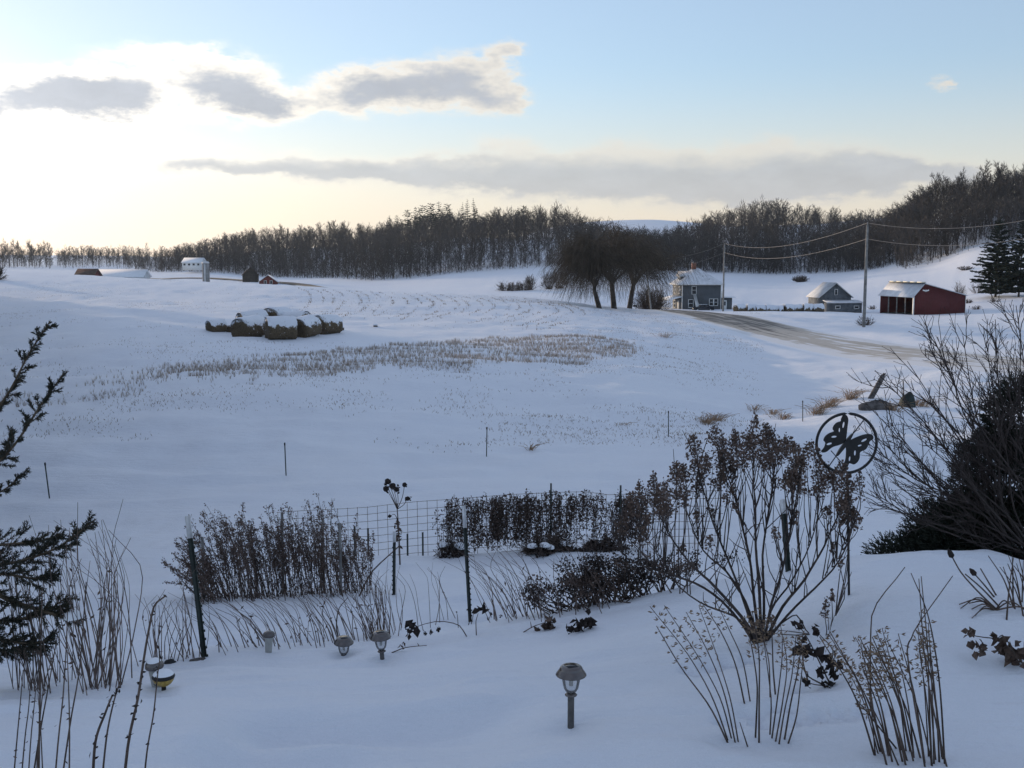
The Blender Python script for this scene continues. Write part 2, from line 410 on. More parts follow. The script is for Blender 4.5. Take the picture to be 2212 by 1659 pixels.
# ------------------------------------------------------------------ mesh building
class MB:
    def __init__(s):
        s.v = []; s.n = 0; s.q = []; s.t = []

    def add(s, v, q=None, t=None):
        v = np.asarray(v, float).reshape(-1, 3)
        if q is not None and len(q):
            s.q.append(np.asarray(q, np.int64).reshape(-1, 4) + s.n)
        if t is not None and len(t):
            s.t.append(np.asarray(t, np.int64).reshape(-1, 3) + s.n)
        s.v.append(v); s.n += len(v)
        return s

    def tube(s, pts, rad, sides=5, cap=True):
        pts = np.asarray(pts, float)
        n = len(pts)
        rad = np.broadcast_to(np.asarray(rad, float), (n,))
        tg = np.gradient(pts, axis=0)
        tg /= np.maximum(np.linalg.norm(tg, axis=1, keepdims=True), 1e-9)
        m = tg.mean(0)
        ref = np.array((1.0, 0, 0)) if abs(m[0]) < abs(m[2]) or abs(m[0]) < .5 else np.array((0, 0, 1.0))
        if abs(np.dot(m / max(np.linalg.norm(m), 1e-9), ref)) > .9:
            ref = np.array((0, 1.0, 0))
        u = np.cross(tg, ref); u /= np.maximum(np.linalg.norm(u, axis=1, keepdims=True), 1e-9)
        w = np.cross(tg, u)
        a = np.arange(sides) / sides * 2 * math.pi
        ring = pts[:, None] + rad[:, None, None] * (np.cos(a)[None, :, None] * u[:, None] + np.sin(a)[None, :, None] * w[:, None])
        i = np.arange(n - 1)[:, None] * sides; j = np.arange(sides)[None]; j2 = (j + 1) % sides
        q = np.stack([i + j, i + j2, i + sides + j2, i + sides + j], -1).reshape(-1, 4)
        v = ring.reshape(-1, 3)
        t = []
        if cap:
            v = np.vstack([v, pts[0], pts[-1]])
            for k in range(sides):
                t.append((n * sides, (k + 1) % sides, k))
                t.append((n * sides + 1, (n - 1) * sides + k, (n - 1) * sides + (k + 1) % sides))
        return s.add(v, q, t)

    def ribbons(s, p0, p1, w0, w1=None):
        """many flat twigs at once"""
        p0 = np.asarray(p0, float).reshape(-1, 3); p1 = np.asarray(p1, float).reshape(-1, 3)
        n = len(p0)
        if n == 0:
            return s
        w0 = np.broadcast_to(np.asarray(w0, float), (n,))
        w1 = w0 * .6 if w1 is None else np.broadcast_to(np.asarray(w1, float), (n,))
        d = p1 - p0
        rv = rng.normal(size=(n, 3))
        sd = np.cross(d, rv); sd /= np.maximum(np.linalg.norm(sd, axis=1, keepdims=True), 1e-9)
        v = np.stack([p0 - sd * w0[:, None] / 2, p0 + sd * w0[:, None] / 2, p1 + sd * w1[:, None] / 2, p1 - sd * w1[:, None] / 2], 1)
        return s.add(v.reshape(-1, 3), np.arange(n * 4).reshape(-1, 4))

    def leaves(s, c, size, elong=1.6, nrm=None):
        """many small folded leaves (two triangles each) at once"""
        c = np.asarray(c, float).reshape(-1, 3); n = len(c)
        if n == 0:
            return s
        size = np.broadcast_to(np.asarray(size, float), (n,))[:, None]
        a = rng.normal(size=(n, 3)); a /= np.linalg.norm(a, axis=1, keepdims=True)
        if nrm is not None:
            a = a * .6 + nrm; a /= np.linalg.norm(a, axis=1, keepdims=True)
        b = np.cross(a, rng.normal(size=(n, 3))); b /= np.maximum(np.linalg.norm(b, axis=1, keepdims=True), 1e-9)
        k = np.cross(a, b)
        v = np.stack([c - a * size * elong / 2, c + b * size * .5 + k * size * .18, c + a * size * elong / 2, c - b * size * .5 + k * size * .22], 1)
        i = np.arange(n)[:, None] * 4
        t = np.concatenate([i + np.array([[0, 1, 2]]), i + np.array([[0, 2, 3]])], 1).reshape(-1, 3)
        return s.add(v.reshape(-1, 3), None, t)

    def box(s, x0, x1, y0, y1, z0, z1):
        v = [(x0, y0, z0), (x1, y0, z0), (x1, y1, z0), (x0, y1, z0), (x0, y0, z1), (x1, y0, z1), (x1, y1, z1), (x0, y1, z1)]
        return s.add(v, [(0, 3, 2, 1), (4, 5, 6, 7), (0, 1, 5, 4), (1, 2, 6, 5), (2, 3, 7, 6), (3, 0, 4, 7)])

    def prism(s, poly, dirv):
        """a flat polygon (convex, 3-D points) pushed along dirv"""
        p = np.asarray(poly, float); n = len(p)
        v = np.vstack([p, p + np.asarray(dirv, float)])
        q = [(i, (i + 1) % n, (i + 1) % n + n, i + n) for i in range(n)]
        t = []
        for i in range(1, n - 1):
            t.append((0, i + 1, i)); t.append((n, n + i, n + i + 1))
        return s.add(v, q, t)

    def lathe(s, prof, sides=20, c=(0, 0, 0)):
        prof = np.asarray(prof, float); n = len(prof)
        a = np.arange(sides) / sides * 2 * math.pi
        v = np.stack([prof[:, 0][:, None] * np.cos(a), prof[:, 0][:, None] * np.sin(a), np.repeat(prof[:, 1][:, None], sides, 1)], -1) + np.asarray(c, float)
        i = np.arange(n - 1)[:, None] * sides; j = np.arange(sides)[None]; j2 = (j + 1) % sides
        q = np.stack([i + j, i + j2, i + sides + j2, i + sides + j], -1).reshape(-1, 4)
        return s.add(v.reshape(-1, 3), q)

    def mesh(s, name, smooth=False):
        me = bpy.data.meshes.new(name)
        v = np.vstack(s.v) if s.v else np.zeros((0, 3))
        q = np.vstack(s.q) if s.q else np.zeros((0, 4), np.int64)
        t = np.vstack(s.t) if s.t else np.zeros((0, 3), np.int64)
        me.vertices.add(len(v)); me.vertices.foreach_set('co', v.astype(np.float32).ravel())
        nl = q.size + t.size
        me.loops.add(nl); me.polygons.add(len(q) + len(t))
        me.loops.foreach_set('vertex_index', np.concatenate([q.ravel(), t.ravel()]).astype(np.int32))
        me.polygons.foreach_set('loop_start', np.concatenate([np.arange(len(q)) * 4, q.size + np.arange(len(t)) * 3]).astype(np.int32))
        me.polygons.foreach_set('loop_total', np.concatenate([np.full(len(q), 4), np.full(len(t), 3)]).astype(np.int32))
        if smooth:
            me.polygons.foreach_set('use_smooth', np.ones(len(q) + len(t), bool))
        me.update(calc_edges=True)
        return me

    def build(s, name, mat, parent=None, smooth=False):
        return link(name, s.mesh(name, smooth), mat, parent)


def link(name, me, mat=None, parent=None):
    if mat is not None and not me.materials:
        me.materials.append(mat)
    o = bpy.data.objects.new(name, me)
    col.objects.link(o)
    if parent is not None:
        o.parent = parent
    return o


def tag(o, label=None, cat=None, group=None, kind=None):
    for k, v in (('label', label), ('category', cat), ('group', group), ('kind', kind)):
        if v:
            o[k] = v
    return o


def thing(name, label, cat, loc=(0, 0, 0), rz=0.0, group=None):
    o = bpy.data.objects.new(name, None)
    o.empty_display_size = .2
    col.objects.link(o)
    o.location = tuple(map(float, loc)); o.rotation_euler = (0, 0, rz)
    return tag(o, label, cat, group)


def copy_tree(o, loc, rz=0.0, sc=1.0, label=None, group=None, tilt=(0, 0)):
    """a copy of a thing with copies of its parts and sub-parts (mesh data shared)"""
    def rec(a, par):
        c = a.copy(); col.objects.link(c); c.parent = par
        for ch in list(a.children):
            rec(ch, c)
        return c
    r = rec(o, None)
    r.location = tuple(map(float, loc)); r.rotation_euler = (tilt[0], tilt[1], rz)
    r.scale = (sc, sc, sc) if not hasattr(sc, '__len__') else sc
    return tag(r, label, None, group)


# ------------------------------------------------------------------ materials
def mat(name, base, rough=.85, var=.12, scale=8.0, bump=0.0, bscale=30.0, spec=.25, metallic=0.0, second=None, coord='Object', ranmix=0.0):
    m = bpy.data.materials.new(name); m.use_nodes = True
    T = NT(m.node_tree)
    out = T.n('ShaderNodeOutputMaterial'); b = T.n('ShaderNodeBsdfPrincipled')
    T.t.links.new(b.outputs[0], out.inputs[0])
    tc = T.n('ShaderNodeTexCoord')
    nz = T.noise(tc.outputs[coord], scale, 5, .6)
    s2 = second if second is not None else tuple(min(1, c * (1 + var * 2.2)) for c in base)
    b1 = tuple(c * (1 - var) for c in base) if second is None else base
    c = T.mix(T.smooth(nz, .32, .68), b1, s2)
    if ranmix:
        oi = T.n('ShaderNodeObjectInfo')
        k = T.m('ADD', 1 - ranmix, T.m('MULTIPLY', oi.outputs['Random'], 2 * ranmix))
        sc_ = T.vm('SCALE', c); T.put(T.t.nodes[-1].inputs['Scale'], k)
        c = sc_
    T.put(b.inputs['Base Color'], c)
    b.inputs['Roughness'].default_value = rough
    b.inputs['Specular IOR Level'].default_value = spec
    b.inputs['Metallic'].default_value = metallic
    if bump:
        bp = T.n('ShaderNodeBump'); bp.inputs['Strength'].default_value = bump; bp.inputs['Distance'].default_value = 1.0 / bscale
        T.put(bp.inputs['Height'], T.noise(tc.outputs[coord], bscale, 4, .6))
        T.t.links.new(bp.outputs[0], b.inputs['Normal'])
    return m


def snow_material():
    m = bpy.data.materials.new('snow'); m.use_nodes = True
    T = NT(m.node_tree)
    out = T.n('ShaderNodeOutputMaterial'); b = T.n('ShaderNodeBsdfPrincipled')
    T.t.links.new(b.outputs[0], out.inputs[0])
    geo = T.n('ShaderNodeNewGeometry')
    pos = geo.outputs['Position']
    big = T.noise(pos, .05, 4, .6)
    mid = T.noise(pos, .9, 5, .62)
    c = T.mix(T.smooth(big, .3, .7), (.80, .825, .88), (.85, .865, .895))
    c = T.mix(T.m('MULTIPLY', T.smooth(mid, .35, .75), .35), c, (.765, .795, .855))
    grain = T.noise(pos, 150, 3, .7)
    c = T.mix(T.m('MULTIPLY', T.smooth(grain, .40, .64), .5), c, (.72, .76, .815))
    T.put(b.inputs['Base Color'], c)
    b.inputs['Roughness'].default_value = .62
    b.inputs['Specular IOR Level'].default_value = .2
    # wind ripples: stretched across the wind, finer near the eye
    mp = T.n('ShaderNodeMapping'); T.put(mp.inputs['Vector'], pos)
    mp.inputs['Rotation'].default_value = (0, 0, R(-14)); mp.inputs['Scale'].default_value = (.35, 1.0, 1.0)
    h1 = T.noise(mp.outputs[0], 5.5, 5, .58, .6)
    h2 = T.noise(pos, 26, 6, .7)
    h3 = T.noise(mp.outputs[0], .7, 4, .6, .5)
    hh = T.m('ADD', T.m('MULTIPLY', h1, .10), T.m('MULTIPLY', h2, .028))
    hh = T.m('ADD', hh, T.m('MULTIPLY', h3, .16))
    bp = T.n('ShaderNodeBump'); bp.inputs['Strength'].default_value = .5; bp.inputs['Distance'].default_value = 1.0
    T.put(bp.inputs['Height'], hh)
    T.t.links.new(bp.outputs[0], b.inputs['Normal'])
    return m


SNOW = snow_material()
M = {
    'bark': mat('bark', (.062, .056, .052), .95, .25, 3.0),
    'twig': mat('twig', (.062, .055, .051), .95, .2, 2.0, ranmix=.18),
    'conifer': mat('conifer_needles', (.020, .029, .021), .9, .3, 1.2, ranmix=.15),
    'willow_twig': mat('willow_twig', (.075, .060, .045), .95, .25, 1.0),
    'willow_bark': mat('willow_bark', (.065, .055, .048), .95, .25, 2.0),
}

# ------------------------------------------------------------------ the snow-covered ground
def build_ground():
    th = np.concatenate([np.linspace(-math.pi, R(-50), 60, endpoint=False), np.linspace(R(-50), R(-29), 40, endpoint=False),
                         np.linspace(R(-29), R(29), 480, endpoint=False), np.linspace(R(29), R(50), 40, endpoint=False), np.linspace(R(50), math.pi, 60, endpoint=False)])
    rr = np.concatenate([np.exp(np.linspace(math.log(.9), math.log(3.2), 24, endpoint=False)), np.exp(np.linspace(math.log(3.2), math.log(14), 260, endpoint=False)), np.exp(np.linspace(math.log(14), math.log(230), 190, endpoint=False)),
                         np.exp(np.linspace(math.log(230), math.log(4500), 100))])
    TH, RR = np.meshgrid(th, rr)
    X = RR * np.sin(TH); Y = RR * np.cos(TH)
    Z = ground(X.ravel(), Y.ravel()).reshape(X.shape)
    nr, nt = X.shape
    v = np.stack([X, Y, Z], -1).reshape(-1, 3)
    i = np.arange(nr - 1)[:, None] * nt; j = np.arange(nt)[None]; j2 = (j + 1) % nt
    q = np.stack([i + j, i + nt + j, i + nt + j2, i + j2], -1).reshape(-1, 4)
    b = MB(); b.add(v, q)
    c = np.array([[0, 0, gz(0, .9)]])
    n0 = b.n; b.add(c)
    b.t.append(np.array([(n0, k, (k + 1) % nt) for k in range(nt)]))
    o = b.build('snowy_ground', SNOW, smooth=True)
    tag(o, kind='structure')
    return o


build_ground()

# ------------------------------------------------------------------ trees
def rot_about(v, axis, ang):
    axis = axis / max(np.linalg.norm(axis), 1e-9)
    return v * math.cos(ang) + np.cross(axis, v) * math.sin(ang) + axis * np.dot(axis, v) * (1 - math.cos(ang))


def perp(v, rg):
    a = np.cross(v, rg.normal(size=3))
    return a / max(np.linalg.norm(a), 1e-9)


def branch_line(p, d, L, rg, n=5, wob=.12, up=.1, droop=0.0):
    pts = [np.array(p, float)]
    d = np.array(d, float) / np.linalg.norm(d)
    for k in range(n):
        d = d + rg.normal(size=3) * wob + np.array((0, 0, up - droop * (k / n)))
        d /= np.linalg.norm(d)
        pts.append(pts[-1] + d * (L / n))
    return np.array(pts)


def pt_on(pts, t):
    f = t * (len(pts) - 1); i = min(int(f), len(pts) - 2); u = f - i
    return pts[i] * (1 - u) + pts[i + 1] * u, (pts[i + 1] - pts[i]) / max(np.linalg.norm(pts[i + 1] - pts[i]), 1e-9)


def bare_tree(seed, H=15.0, spread=.30, start=.35, nl=13, ns=6, nt=5, tw=.075, multi=1, upr=.12, trunk_r=.015):
    """a leafless tree: (trunk builder, crown builder); trunk and limbs are tubes, twigs are fine flat slivers"""
    rg = np.random.default_rng(seed)
    tr, cr = MB(), MB()
    A, B, Wd = [], [], []
    for s in range(multi):
        d0 = np.array((rg.normal() * .06 * multi, rg.normal() * .06 * multi, 1.0))
        line = branch_line((rg.normal() * .12 * (multi - 1), rg.normal() * .12 * (multi - 1), -.4), d0, H * rg.uniform(.86, .97) + .4, rg, 9, .045, .02)
        rad = np.linspace(1, .12, len(line))**1.15 * H * trunk_r * rg.uniform(.8, 1.1) / math.sqrt(multi)
        rad[0] *= 1.35
        tr.tube(line, rad, 6)
        for k in range(nl):
            t = start + (1 - start) * ((k + rg.uniform(0, .8)) / nl)
            p, td = pt_on(line, min(t, .98))
            side = perp(td, rg)
            an = rg.uniform(.55, 1.0) * (1.12 - .45 * t)
            d = td * math.cos(an) + side * math.sin(an)
            L = H * spread * rg.uniform(.75, 1.2) * (1.15 - .62 * t)
            lm = branch_line(p, d, L, rg, 5, .13, upr)
            r0 = max(.012, H * trunk_r * .34 * (1.05 - .7 * t))
            cr.tube(lm, np.linspace(r0, r0 * .3, len(lm)), 4, cap=False)
            for j in range(ns):
                t2 = .22 + .78 * (j + rg.uniform(0, .9)) / ns
                p2, td2 = pt_on(lm, min(t2, .99))
                an2 = rg.uniform(.4, .9)
                d2 = td2 * math.cos(an2) + perp(td2, rg) * math.sin(an2)
                L2 = L * rg.uniform(.28, .5)
                sl = branch_line(p2, d2, L2, rg, 3, .16, upr * 1.2)
                for a, b in zip(sl[:-1], sl[1:]):
                    A.append(a); B.append(b); Wd.append(tw * 1.25)
                for i in range(nt):
                    p3, td3 = pt_on(sl, rg.uniform(.15, 1.0))
                    an3 = rg.uniform(.3, .85)
                    d3 = td3 * math.cos(an3) + perp(td3, rg) * math.sin(an3) + np.array((0, 0, .15))
                    L3 = L2 * rg.uniform(.35, .8)
                    A.append(p3); B.append(p3 + d3 * L3); Wd.append(tw * .75)
    cr.ribbons(A, B, np.array(Wd))
    return tr, cr


def conifer(seed, H=16.0, rad=3.0, levels=17, per=7, start=.12, shape=1.0, open_=0.0, nd=1.0, wf=1.0):
    """an evergreen: whorls of boughs carrying drooping needle sprays"""
    rg = np.random.default_rng(seed)
    tr, cr = MB(), MB()
    line = branch_line((0, 0, -.4), (rg.normal() * .015, rg.normal() * .015, 1), H + .4, rg, 8, .012, .01)
    tr.tube(line, np.linspace(1, .08, 9) * H * .016, 6)
    A, B, Wd = [], [], []
    for k in range(levels):
        t = start + (1 - start) * (k / (levels - 1))**.95
        p, td = pt_on(line, min(t, .995))
        Lm = rad * ((1 - t) ** shape * (1 if t > start + .12 else .85) + .05)
        n = max(4, int(per * (1 - .35 * t)))
        if rg.uniform() < open_:
            n = max(2, n // 2)
        a0 = rg.uniform(0, 6.28)
        for j in range(n):
            a = a0 + 6.283 * j / n + rg.normal() * .25
            L = Lm * rg.uniform(.6, 1.15)
            el = rg.uniform(-.1, .18) + .35 * t
            lm = branch_line(p + np.array((0, 0, rg.normal() * .12)), (math.cos(a), math.sin(a), el), L, rg, 4, .07, .02, .12)
            cr.tube(lm, np.linspace(.03 * H / 16 + .008, .008, 5), 3, cap=False)
            m = max(4, int(14 * nd * (.35 + .65 * L / max(rad, .01))))
            for i in range(m):
                u = .12 + .88 * (i + rg.uniform()) / m
                q, td2 = pt_on(lm, min(u, .99))
                sd = np.cross(td2, (0, 0, 1.0)) * (1 if i % 2 else -1)
                d2 = td2 * rg.uniform(.3, .9) + sd * rg.uniform(.4, 1.0) + np.array((0, 0, rg.uniform(-.45, .25)))
                d2 /= np.linalg.norm(d2)
                l2 = rg.uniform(.3, .6) * (.30 + .28 * L) * (1.15 - .5 * u)
                A.append(q); B.append(q + d2 * l2); Wd.append(l2 * rg.uniform(.35, .6) * wf)
    A, B, Wd = np.array(A), np.array(B), np.array(Wd)
    cr.ribbons(A, B, Wd, Wd * .25)
    cr.ribbons(A, (A + B) / 2 + rg.normal(size=A.shape) * .06, Wd * .8, Wd * .2)
    return tr, cr


def as_tree(name, tr, cr, label, cat, loc, rz=0, group=None, bark='bark', leaf='twig'):
    o = thing(name, label, cat, loc, rz, group)
    tr.build('trunk', M[bark], o)
    cr.build('crown', M[leaf], o)
    return o


BARE = [bare_tree(100 + k, 15.0, sp, st, nl, 7, 7, .10) for k, (sp, st, nl) in enumerate([(.36, .18, 15), (.32, .24, 14), (.40, .16, 16), (.30, .30, 13), (.36, .24, 14), (.44, .18, 16), (.28, .20, 15), (.34, .22, 14)])]
PINE = [conifer(300, 17, 4.4, 15, 8, .25, .5, .1, 1.2, 1.6), conifer(301, 17.5, 4.0, 16, 8, .14, .75, .1, 1.2, 1.6), conifer(302, 17, 5.0, 12, 8, .42, .38, .1, 1.3, 1.6)]

_first = {}


def put_tree(kind, k, loc, sc, label, group, cat='tree'):
    key = (kind, k)
    rz = random.uniform(0, 6.28)
    name = 'bare_tree' if kind == 'bare' else 'pine_tree'
    src = BARE[k] if kind == 'bare' else PINE[k]
    if key not in _first:
        tr, cr = src
        o = as_tree(name, tr, cr, label, cat, loc, rz, group, 'bark', 'twig' if kind == 'bare' else 'conifer')
        o.scale = (sc, sc, sc)
        _first[key] = o
        return o
    o = copy_tree(_first[key], loc, rz, sc, label, group)
    return o


def low_tree(seed, H, nl=8, nt=5, start=.22):
    """cheaper bare tree for the depth of the woods, where single twigs can no longer be seen"""
    rg = np.random.default_rng(seed)
    b = MB()
    line = branch_line((0, 0, -.4), (rg.normal() * .05, rg.normal() * .05, 1), H * .93 + .4, rg, 3, .05, .02)
    b.tube(line, np.linspace(1, .2, 4) * H * .011, 3, cap=False)
    A, B, Wd = [], [], []
    for k in range(nl):
        t = start + (.98 - start) * (k + rg.uniform(0, .8)) / nl
        p, td = pt_on(line, min(t, .98))
        an = rg.uniform(.5, 1.25) * (1.1 - .4 * t)
        d = td * math.cos(an) + perp(td, rg) * math.sin(an)
        L = H * .36 * rg.uniform(.75, 1.2) * (1.15 - .6 * t)
        lm = branch_line(p, d, L, rg, 1, .2, .12)
        A.append(lm[0]); B.append(lm[1]); Wd.append(.15)
        for j in range(nt):
            p2, td2 = pt_on(lm, rg.uniform(.15, 1))
            d2 = td2 * .8 + perp(td2, rg) * rg.uniform(.3, .9) + np.array((0, 0, .2))
            A.append(p2); B.append(p2 + d2 * L * rg.uniform(.28, .6)); Wd.append(.15)
    b.ribbons(A, B, np.array(Wd))
    return np.vstack(b.v), np.vstack(b.q)


LOW = [low_tree(500 + k, 15) for k in range(4)] + [low_tree(510 + k, 15, 9, 5, .02) for k in range(4)]


def scatter(pxr, Yr, n, keep, seed):
    """n ground points in a picture-column range and distance range"""
    rg = np.random.default_rng(seed)
    px = rg.uniform(pxr[0], pxr[1], n * 3); u = rg.uniform(0, 1, n * 3)
    Y = np.sqrt(Yr[0]**2 + u * (Yr[1]**2 - Yr[0]**2))
    x = (px - CX) / F / math.cos(PITCH) * Y
    k = keep(px, Y)
    px, Y, x = px[k][:n], Y[k][:n], x[k][:n]
    return px, np.stack([x, Y, ground(x, Y)], 1)


def wood_mass(name, label, pts, hmin, hmax, seed, hs=None):
    rg = np.random.default_rng(seed)
    b = MB()
    for k, (v, q) in enumerate(LOW):
        sel = pts[k::len(LOW)] if k > 3 else pts[k::len(LOW)]
        n = len(sel)
        if not n:
            continue
        s = rg.uniform(hmin, hmax, n) / 15.0 * (rg.uniform(.2, .5, n) if k > 3 else 1.0)
        if hs is not None:
            s = s * hs[k::len(LOW)]
        s = s * (1 + .22 * vnoise(sel[:, 0] / 23, sel[:, 1] / 40, 61))
        a = rg.uniform(0, 6.28, n)
        ca, sa = np.cos(a), np.sin(a)
        X = (v[None, :, 0] * ca[:, None] - v[None, :, 1] * sa[:, None]) * s[:, None] + sel[:, 0:1]
        Yy = (v[None, :, 0] * sa[:, None] + v[None, :, 1] * ca[:, None]) * s[:, None] + sel[:, 1:2]
        Z = v[None, :, 2] * s[:, None] + sel[:, 2:3]
        V = np.stack([X, Yy, Z], -1).reshape(-1, 3)
        Qq = (q[None] + (np.arange(n) * len(v))[:, None, None]).reshape(-1, 4)
        b.add(V, Qq)
    o = b.build(name, M['twig'])
    tag(o, label, 'woods', kind='stuff')
    return o


def interp(px, tab):
    k = np.array(tab, float)
    return np.interp(px, k[:, 0], k[:, 1])


# where each wood begins (forward distance of its lower edge) and where its crest lies
CW_LOW = [(255, 640), (350, 560), (450, 540), (600, 530), (700, 480), (800, 440), (900, 432), (1250, 428), (1300, 435)]
CW_TOP = [(255, 730), (450, 720), (600, 712), (800, 700), (1000, 670), (1200, 585), (1260, 560), (1300, 540)]
RW_LOW = [(1240, 440), (1400, 430), (1500, 428), (1640, 432), (1800, 405), (1900, 385), (1960, 380)]
RW_TOP = [(1240, 620), (1400, 640), (1640, 640), (1800, 615), (1900, 615), (1990, 600)]
HW_LOW = [(1925, 352), (2000, 352), (2120, 345), (2300, 335), (2420, 330)]
HW_TOP = [(1925, 430), (2000, 452), (2120, 440), (2300, 440), (2420, 440)]

rk = np.random.default_rng(3)
px, pts = scatter((255, 1300), (425, 735), 4400, lambda p, Y: (Y > interp(p, CW_LOW)) & (Y < interp(p, CW_TOP)) & (rk.uniform(size=len(p)) < np.where((p > 690) & (Y < interp(p, CW_LOW) + 80), .6, 1.0)) & (rk.uniform(size=len(p)) < interp(p, [(255, .25), (420, .9), (500, 1)])), 11)
HPX = px
low_ = (px > 690) & (pts[:, 1] < interp(px, CW_LOW) + 95)
HS = np.interp(HPX, [255, 400, 620, 820], [.55, .7, .88, 1.0]) * np.where(low_ & (rk.uniform(size=len(px)) < .6), .45, 1.0)
wood_mass('central_wood', 'dense leafless wood covering the long ridge in the middle distance', pts, 10, 16, 1, HS)
px, pts = scatter((1240, 1990), (380, 645), 2750, lambda p, Y: (Y > interp(p, RW_LOW)) & (Y < interp(p, RW_TOP)), 12)
wood_mass('right_wood', 'dark leafless wood on the slope behind the farmhouse and sheds', pts, 11, 15.5, 2)
px, pts = scatter((1925, 2420), (330, 455), 1350, lambda p, Y: (Y > interp(p, HW_LOW) + 2) & (Y < interp(p, HW_TOP)), 13)
wood_mass('hill_wood', 'leafless wood on the steep hill at the right edge', pts, 11, 15, 3)
rb_ = np.random.default_rng(8)
EDGE = []
for lo, hi, n, tab in ((300, 1290, 850, CW_LOW), (1300, 1960, 620, RW_LOW), (1935, 2240, 130, HW_LOW)):
    p_ = rb_.uniform(lo, hi, n); Y_ = interp(p_, tab) + rb_.uniform(-6, 26, n)
    x_ = (p_ - CX) / F / math.cos(PITCH) * Y_
    EDGE.append(np.stack([x_, Y_, ground(x_, Y_)], 1))
_keep = LOW
LOW = LOW[4:]
wood_mass('woodland_edge_brush', 'tangled brush along the snowy lower edge of the woods', np.vstack(EDGE), 4.0, 9.0, 9)
LOW = _keep
px, pts = scatter((-160, 330), (690, 1000), 700, lambda p, Y: Y > 0, 14)
wood_mass('far_wood', 'low far wood along the valley at the left edge', pts, 8, 13, 4)


def row(n, lo, hi, tab, dy, seed, kind, ks, smin, smax, label, group, edge=0):
    rg = np.random.default_rng(seed)
    for i in range(n):
        p = lo + (hi - lo) * (i + rg.uniform(.1, .9)) / n
        Y = float(interp(p, tab)) + rg.uniform(*dy)
        loc = at(p, Y)
        put_tree(kind, int(rg.choice(ks)), loc, rg.uniform(smin, smax), label, group)


B8 = list(range(8))
row(16, 268, 470, CW_TOP, (-40, 4), 20, 'bare', B8, .5, .78, 'smaller bare leafless tree at the low left end of the wooded ridge', 'bare trees at the low left ridge end')
row(34, 470, 820, CW_TOP, (-30, 4), 21, 'bare', B8, .7, 1.06, 'bare leafless tree on the falling left part of the wooded skyline', 'bare trees along the left skyline')
row(26, 820, 1245, CW_TOP, (-22, 6), 22, 'bare', B8, .62, 1.1, 'bare leafless tree on the crest of the central ridge near the pines', 'bare trees on the central crest')
row(30, 690, 1235, CW_LOW, (2, 30), 23, 'bare', B8, .6, .95, 'bare leafless tree at the foot of the central wooded ridge', 'bare trees at the foot of the central wood')
row(34, 1450, 1940, RW_TOP, (-26, 4), 24, 'bare', B8, .5, 1.1, 'bare leafless tree on the skyline of the wood behind the farm', 'bare trees on the skyline behind the farm')
row(26, 1440, 1930, RW_LOW, (0, 22), 25, 'bare', B8, .6, .95, 'bare leafless tree along the lower edge of the wood behind the farm', 'bare trees at the edge of the farm wood')
row(30, 1950, 2260, HW_TOP, (-34, 6), 26, 'bare', B8, .8, 1.15, 'tall bare tree on the crest of the right-hand hill', 'bare trees on the right-hand crest')
row(34, 1955, 2230, HW_LOW, (4, 62), 27, 'bare', B8, .45, .8, 'slim bare tree standing on the snowy flank of the right-hand hill', 'bare trees on the snowy right-hand flank')
row(22, -60, 110, [(-100, 760), (110, 780)], (-20, 20), 28, 'bare', B8, .85, 1.15, 'small far bare tree against the bright sky at the left edge', 'far trees at the left edge')
row(14, 130, 260, [(100, 820), (300, 760)], (-20, 20), 29, 'bare', B8, .6, .9, 'small far bare tree in the valley dip', 'far trees in the valley dip')
PN = [(800, -12, 1, .75), (838, -14, 1, .9), (880, -20, 2, 1.0), (897, -10, 0, 1.05), (915, -22, 2, 1.05), (932, -12, 2, 1.08), (950, -20, 0, 1.08), (967, -12, 2, 1.0), (858, -26, 0, .9), (995, -10, 1, .98), (1011, -16, 1, 1.05), (1028, -12, 1, 1.08), (1114, -6, 1, .9), (1132, -4, 2, .95), (905, -40, 0, .95), (940, -44, 1, 1.0), (975, -40, 1, .9)]
for p, dy, k, s in PN:
    put_tree('pine', k, at(p, float(interp(p, CW_TOP)) + dy), s * 1.2, 'dark evergreen pine standing out on the central wooded crest', 'pines on the central crest')

